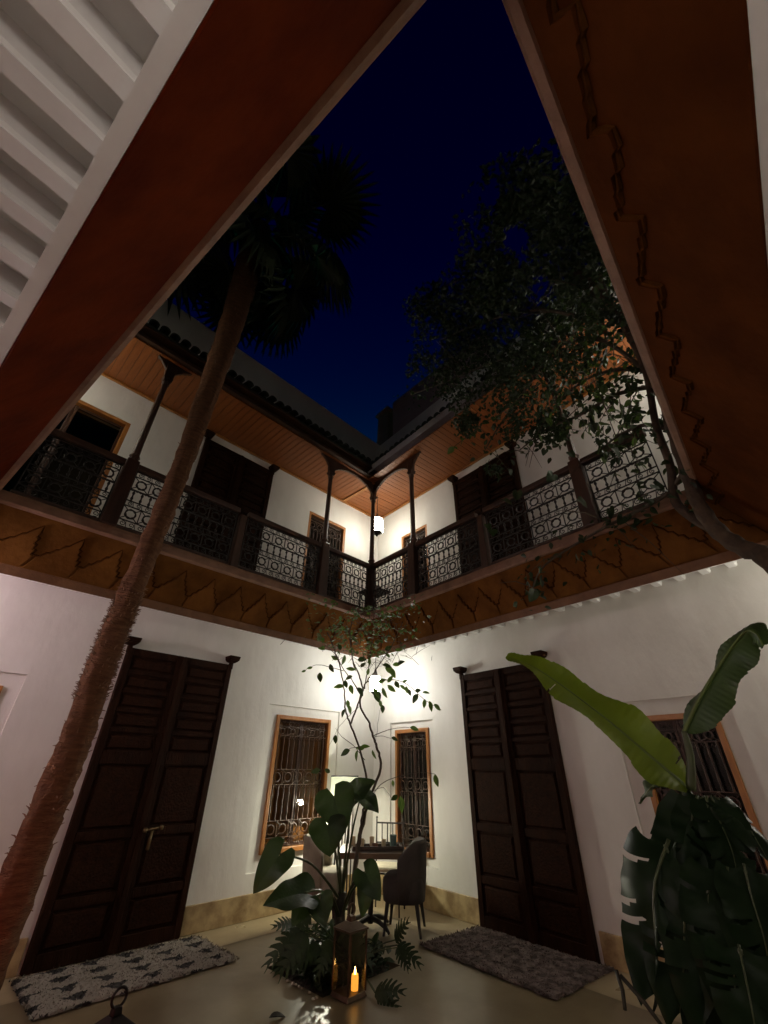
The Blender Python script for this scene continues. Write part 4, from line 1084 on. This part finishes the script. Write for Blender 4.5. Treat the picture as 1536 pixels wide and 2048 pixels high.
for i, (a, b, d, up, w) in enumerate(EL):
    pa_, pb2 = pix(*a, d) - eo, pix(*b, d-.12) - eo
    me_ = as_mesh(heart(w, .28, .12, i), 'leaf', 'aloc')
    stalk_from = Vector((0, 0, .55 if a[1] < 1720 else .42))
    pth = catmull([stalk_from, stalk_from.lerp(pa_, .5) + Vector((0, 0, .10)), pa_], 6)
    lo_ = place('leaf', me_, ee, mtx=aim(pa_, pb2 + (pb2-pa_)*.15, up))
    MB().tube(pth, [.014-.007*k/(len(pth)-1) for k in range(len(pth))], 7).build('stalk', M['stalk'], ee, True)
for (x, y) in ((612, 1680), (655, 1720), (688, 1735)):
    pass
ph = thing('split_leaf_plant', 'low plant with finger-like split leaves around the lantern', 'plant', (3.72, 4.0, -.06))
po = Vector((3.72, 4.0, -.06)); lob = as_mesh(lobed(6, .36), 'leaf', 'leaf_dark')
for (a, b, d) in (((600, 1860), (545, 1905), 5.2), ((590, 1850), (560, 1845), 5.3), ((615, 1870), (570, 1930), 5.1), ((790, 1880), (805, 1850), 5.3), ((795, 1890), (830, 1915), 5.25), ((640, 1890), (600, 1920), 5.1), ((620, 1830), (585, 1870), 5.3),
                  ((750, 1985), (790, 1975), 4.95), ((755, 1990), (785, 2005), 4.95), ((660, 1880), (640, 1935), 5.1), ((600, 1900), (560, 1925), 5.15), ((795, 1895), (812, 1925), 5.2), ((690, 1870), (735, 1910), 5.25)):
    pa_, pb2 = pix(*a, d) - po, pix(*b, d-.1) - po
    place('leaf', lob, ph, mtx=aim(pa_, pb2 + (pb2-pa_)*.2, (-.5, -.5, .8), random.uniform(-.4, .4)))
    MB().tube(catmull([(random.uniform(-.08, .08), random.uniform(-.08, .08), 0), pa_*.5+Vector((0, 0, .08)), pa_], 4), .005, 5).build('stalk', M['stalk'], ph)
gc = MB(); rnd = random.Random(5)
for k in range(900):
    x, y = rnd.uniform(BX0+.05, BX1-.05), rnd.uniform(BY0+.05, BY1-.05); z = rnd.uniform(-.04, .28)*(1-.6*abs(x-3.7)/.5)
    p = Vector((x, y, z)); d = Vector((rnd.gauss(0, 1), rnd.gauss(0, 1), rnd.gauss(.2, .5))).normalized()
    gc.add(lv, lf_, aim(p, p+d*rnd.uniform(.05, .12), (rnd.gauss(0, .5), rnd.gauss(0, .5), 1)))
gc.build('ground_cover', M['leaf_dark'], label='small leafy ground cover filling the planting bed', cat='plants', kind='stuff')
for i, (px, py) in enumerate(((586, 1967), (592, 1969), (598, 1973), (604, 1977), (619, 1985), (626, 1998), (633, 1995), (575, 1962), (566, 1911), (571, 1914))):
    p = onz(px, py, .012); q = MB(); rr = random.uniform(.008, .018)
    q.lathe([(rr*.3, -rr*.5), (rr*.9, -rr*.25), (rr, .05*rr), (rr*.7, rr*.5), (rr*.15, rr*.65)], 7)
    q.build('pebble', M['pebble'], smooth=True, loc=p, label='small pale pebble on the left edge of the planting bed', cat='pebble', group='pebbles by the planting bed')

# ------------------------------------------------------------------ banana plant and monstera on the right
bn = thing('banana_plant', 'banana plant with two long leaves rising at the right', 'plant', (2.72, .55, 0))
bo = Vector((2.72, .55, 0))
MB().lathe([(.16, 0), (.2, .05), (.24, .38), (.25, .42), (.22, .42), (.2, .36)], 24).build('pot', M['terracotta'], bn, True)
MB().lathe([(.21, .37), (.0, .375)], 20, cap=False).build('soil', M['soil'], bn)
bt = pix(1372, 1580, 2.75) - bo
MB().tube(catmull([(0, 0, .36), (bt.x*.2, bt.y*.2, .9), (bt.x*.7, bt.y*.7, 1.3), bt], 6), [.06-.0022*k for k in range(19)], 12).build('pseudostem', M['stalk'], bn, True)
def strap_leaf(pts, w, m, name='leaf', up=(0, 0, 1), seed=0, curl=.5, wave=.25):
    """long leaf swept along a curve, V-folded with a rippled edge"""
    P = catmull(pts, 40); n = len(P); rnd = random.Random(seed); ph_ = [rnd.uniform(0, 6) for _ in range(4)]
    v, f = [], []; nu = 4
    upv = Vector(up)
    rows = []
    for j, p in enumerate(P):
        t = j/(n-1); tg = (P[min(j+1, n-1)]-P[max(j-1, 0)]).normalized(); x = tg.cross(upv).normalized(); z = x.cross(tg)
        row = []
        for i in range(-nu, nu+1):
            u = i/nu; s = 1 if i > 0 else -1
            hw = w*min(1, (t+.01)*6)**.55*(1-.68*max(0, (t-.42)/.58))*min(1, (1.01-t)*14)**.5*(1+.08*math.sin(t*14+ph_[0]+s)+.06*math.sin(t*29+ph_[1]*s)+.07*(((t*6.3+ph_[3]*s) % 1.0)-.5))
            row.append(p + x*hw*u + z*(curl*hw*abs(u) + wave*hw*u*u*math.sin(t*16+ph_[2]+s) + .0013*abs(u)*math.sin(t*230)))
        rows.append(row)
    k = 2*nu+1; split = {}
    for q in range(2 if m == 'banana' else 0):
        j0 = int(rnd.uniform(.12, .9)*n); sd = rnd.choice((0, 1))
        for dd in range(rnd.choice((1, 2, 3))): split.setdefault(dd if sd == 0 else k-2-dd, set()).update({j0} if dd else {j0, j0+1})
    for r_ in rows: v += r_
    for j in range(n-1):
        for i in range(k-1):
            if j in split.get(i, ()): continue
            f.append((j*k+i, j*k+i+1, (j+1)*k+i+1, (j+1)*k+i))
    mb = MB(); mb.v = [tuple(q) for q in v]; mb.f = f
    o = mb.build(name, M[m], bn, True)
    MB().tube([p - Vector((0, 0, .004)) for p in P], [.008*(1-.8*j/(n-1))+.002 for j in range(n)], 6).build('midrib', M['midrib'], o, True)
    return o
fwv = Vector((math.cos(YAW-.5), math.sin(YAW-.5), 0))
strap_leaf([pix(1382, 1580, 2.72)-bo, pix(1310, 1520, 2.72)-bo, pix(1215, 1440, 2.72)-bo, pix(1120, 1368, 2.74)-bo, pix(1060, 1330, 2.76)-bo, pix(1013, 1312, 2.78)-bo], .135, 'banana', up=(-.62, -.28, .75), seed=3, curl=.25, wave=.22)
strap_leaf([pix(1368, 1462, 2.70)-bo, pix(1392, 1408, 2.69)-bo, pix(1424, 1352, 2.68)-bo, pix(1458, 1300, 2.67)-bo, pix(1490, 1262, 2.64)-bo, pix(1512, 1266, 2.58)-bo, pix(1526, 1290, 2.54)-bo], .088, 'banana_dark', up=(-.75, .45, .25), seed=8, curl=-.75, wave=.30)
MB().tube(catmull([pix(1382, 1580, 2.72)-bo, pix(1380, 1510, 2.71)-bo, pix(1368, 1462, 2.70)-bo], 5), [.022-.001*k for k in range(11)], 8).build('leaf_stalk', M['stalk'], bn, True)
strap_leaf([pix(1340, 1565, 2.75)-bo, pix(1310, 1570, 2.8)-bo, pix(1290, 1590, 2.85)-bo, pix(1280, 1605, 2.9)-bo], .05, 'banana_dark', up=(-.6, -.3, .7), seed=5, curl=.2)
ms = thing('monstera_plant', 'mass of dark glossy split-leaf monstera in the bottom right corner', 'plant', (2.45, .62, 0))
mo = Vector((2.45, .62, 0))
MB().lathe([(.17, 0), (.22, .05), (.26, .34), (.27, .38), (.24, .38), (.22, .33)], 24).build('pot', M['terracotta'], ms, True)
MB().lathe([(.23, .34), (.0, .345)], 20, cap=False).build('soil', M['soil'], ms)
ML = [  # top of the blade, tip, distance, normal, half widths
    ((1405, 1600), (1292, 1705), 2.62, (-.45, .1, .9), .40, .36), ((1395, 1605), (1335, 1800), 2.58, (-.75, .0, .6), .34, .40), ((1415, 1605), (1425, 1810), 2.55, (-.75, -.25, .6), .40, .40), ((1425, 1600), (1500, 1765), 2.55, (-.6, -.45, .7), .40, .36),
    ((1435, 1595), (1560, 1700), 2.6, (-.3, -.5, .9), .38, .36), ((1330, 1690), (1262, 1960), 2.42, (-.85, .25, .3), .12, .46), ((1385, 1750), (1330, 2020), 2.36, (-.8, .05, .5), .36, .42), ((1420, 1760), (1400, 2060), 2.32, (-.75, -.2, .55), .40, .40),
    ((1455, 1750), (1480, 2040), 2.3, (-.7, -.35, .55), .40, .40), ((1490, 1740), (1570, 1980), 2.3, (-.55, -.5, .6), .40, .36), ((1480, 1900), (1530, 2140), 2.1, (-.7, -.3, .5), .42, .42)]
for i, (a, b, d, up, wl, wr_) in enumerate(ML):
    pa_, pb2 = pix(*a, d) - mo, pix(*b, d-.12) - mo
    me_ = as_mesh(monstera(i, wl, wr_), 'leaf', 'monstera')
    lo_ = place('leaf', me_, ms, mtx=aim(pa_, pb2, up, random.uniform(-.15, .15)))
    MB().tube([(0, t-.06, -.26*t*t + .035*math.sin(t*7+i) + .006) for t in (k/16 for k in range(17))], [.016-.0008*k for k in range(17)], 5).build('midrib', M['stalk'], lo_, True)
    MB().tube(catmull([(random.uniform(-.1, .1), random.uniform(-.1, .1), .33), Vector((pa_.x*.6+.05, pa_.y*.6, max(.6, pa_.z*.7))), pa_], 6), [.014-.0006*k for k in range(13)], 7).build('stalk', M['stalk'], ms, True)
for (a, b) in (((1232, 1940), (1250, 2020)), ((1240, 1950), (1330, 2060))):
    MB().tube([pix(*a, 2.3)-mo, pix((a[0]+b[0])/2+4, (a[1]+b[1])/2, 2.28)-mo, pix(*b, 2.25)-mo], [.007, .007, .006], 6).build('aerial_root', M['stem_dark'], ms, True)
# fallen leaf on the floor
fp = onz(538, 2036, .01)
place('fallen_leaf', as_mesh(ovate(.3, .5, .1, 6), 'fallen_leaf', 'stem_dark'), None, mtx=aim(fp, fp+Vector((.12, -.05, .0)), (0, 0, 1)), label='dry dark leaf lying on the floor near the front', cat='leaf')
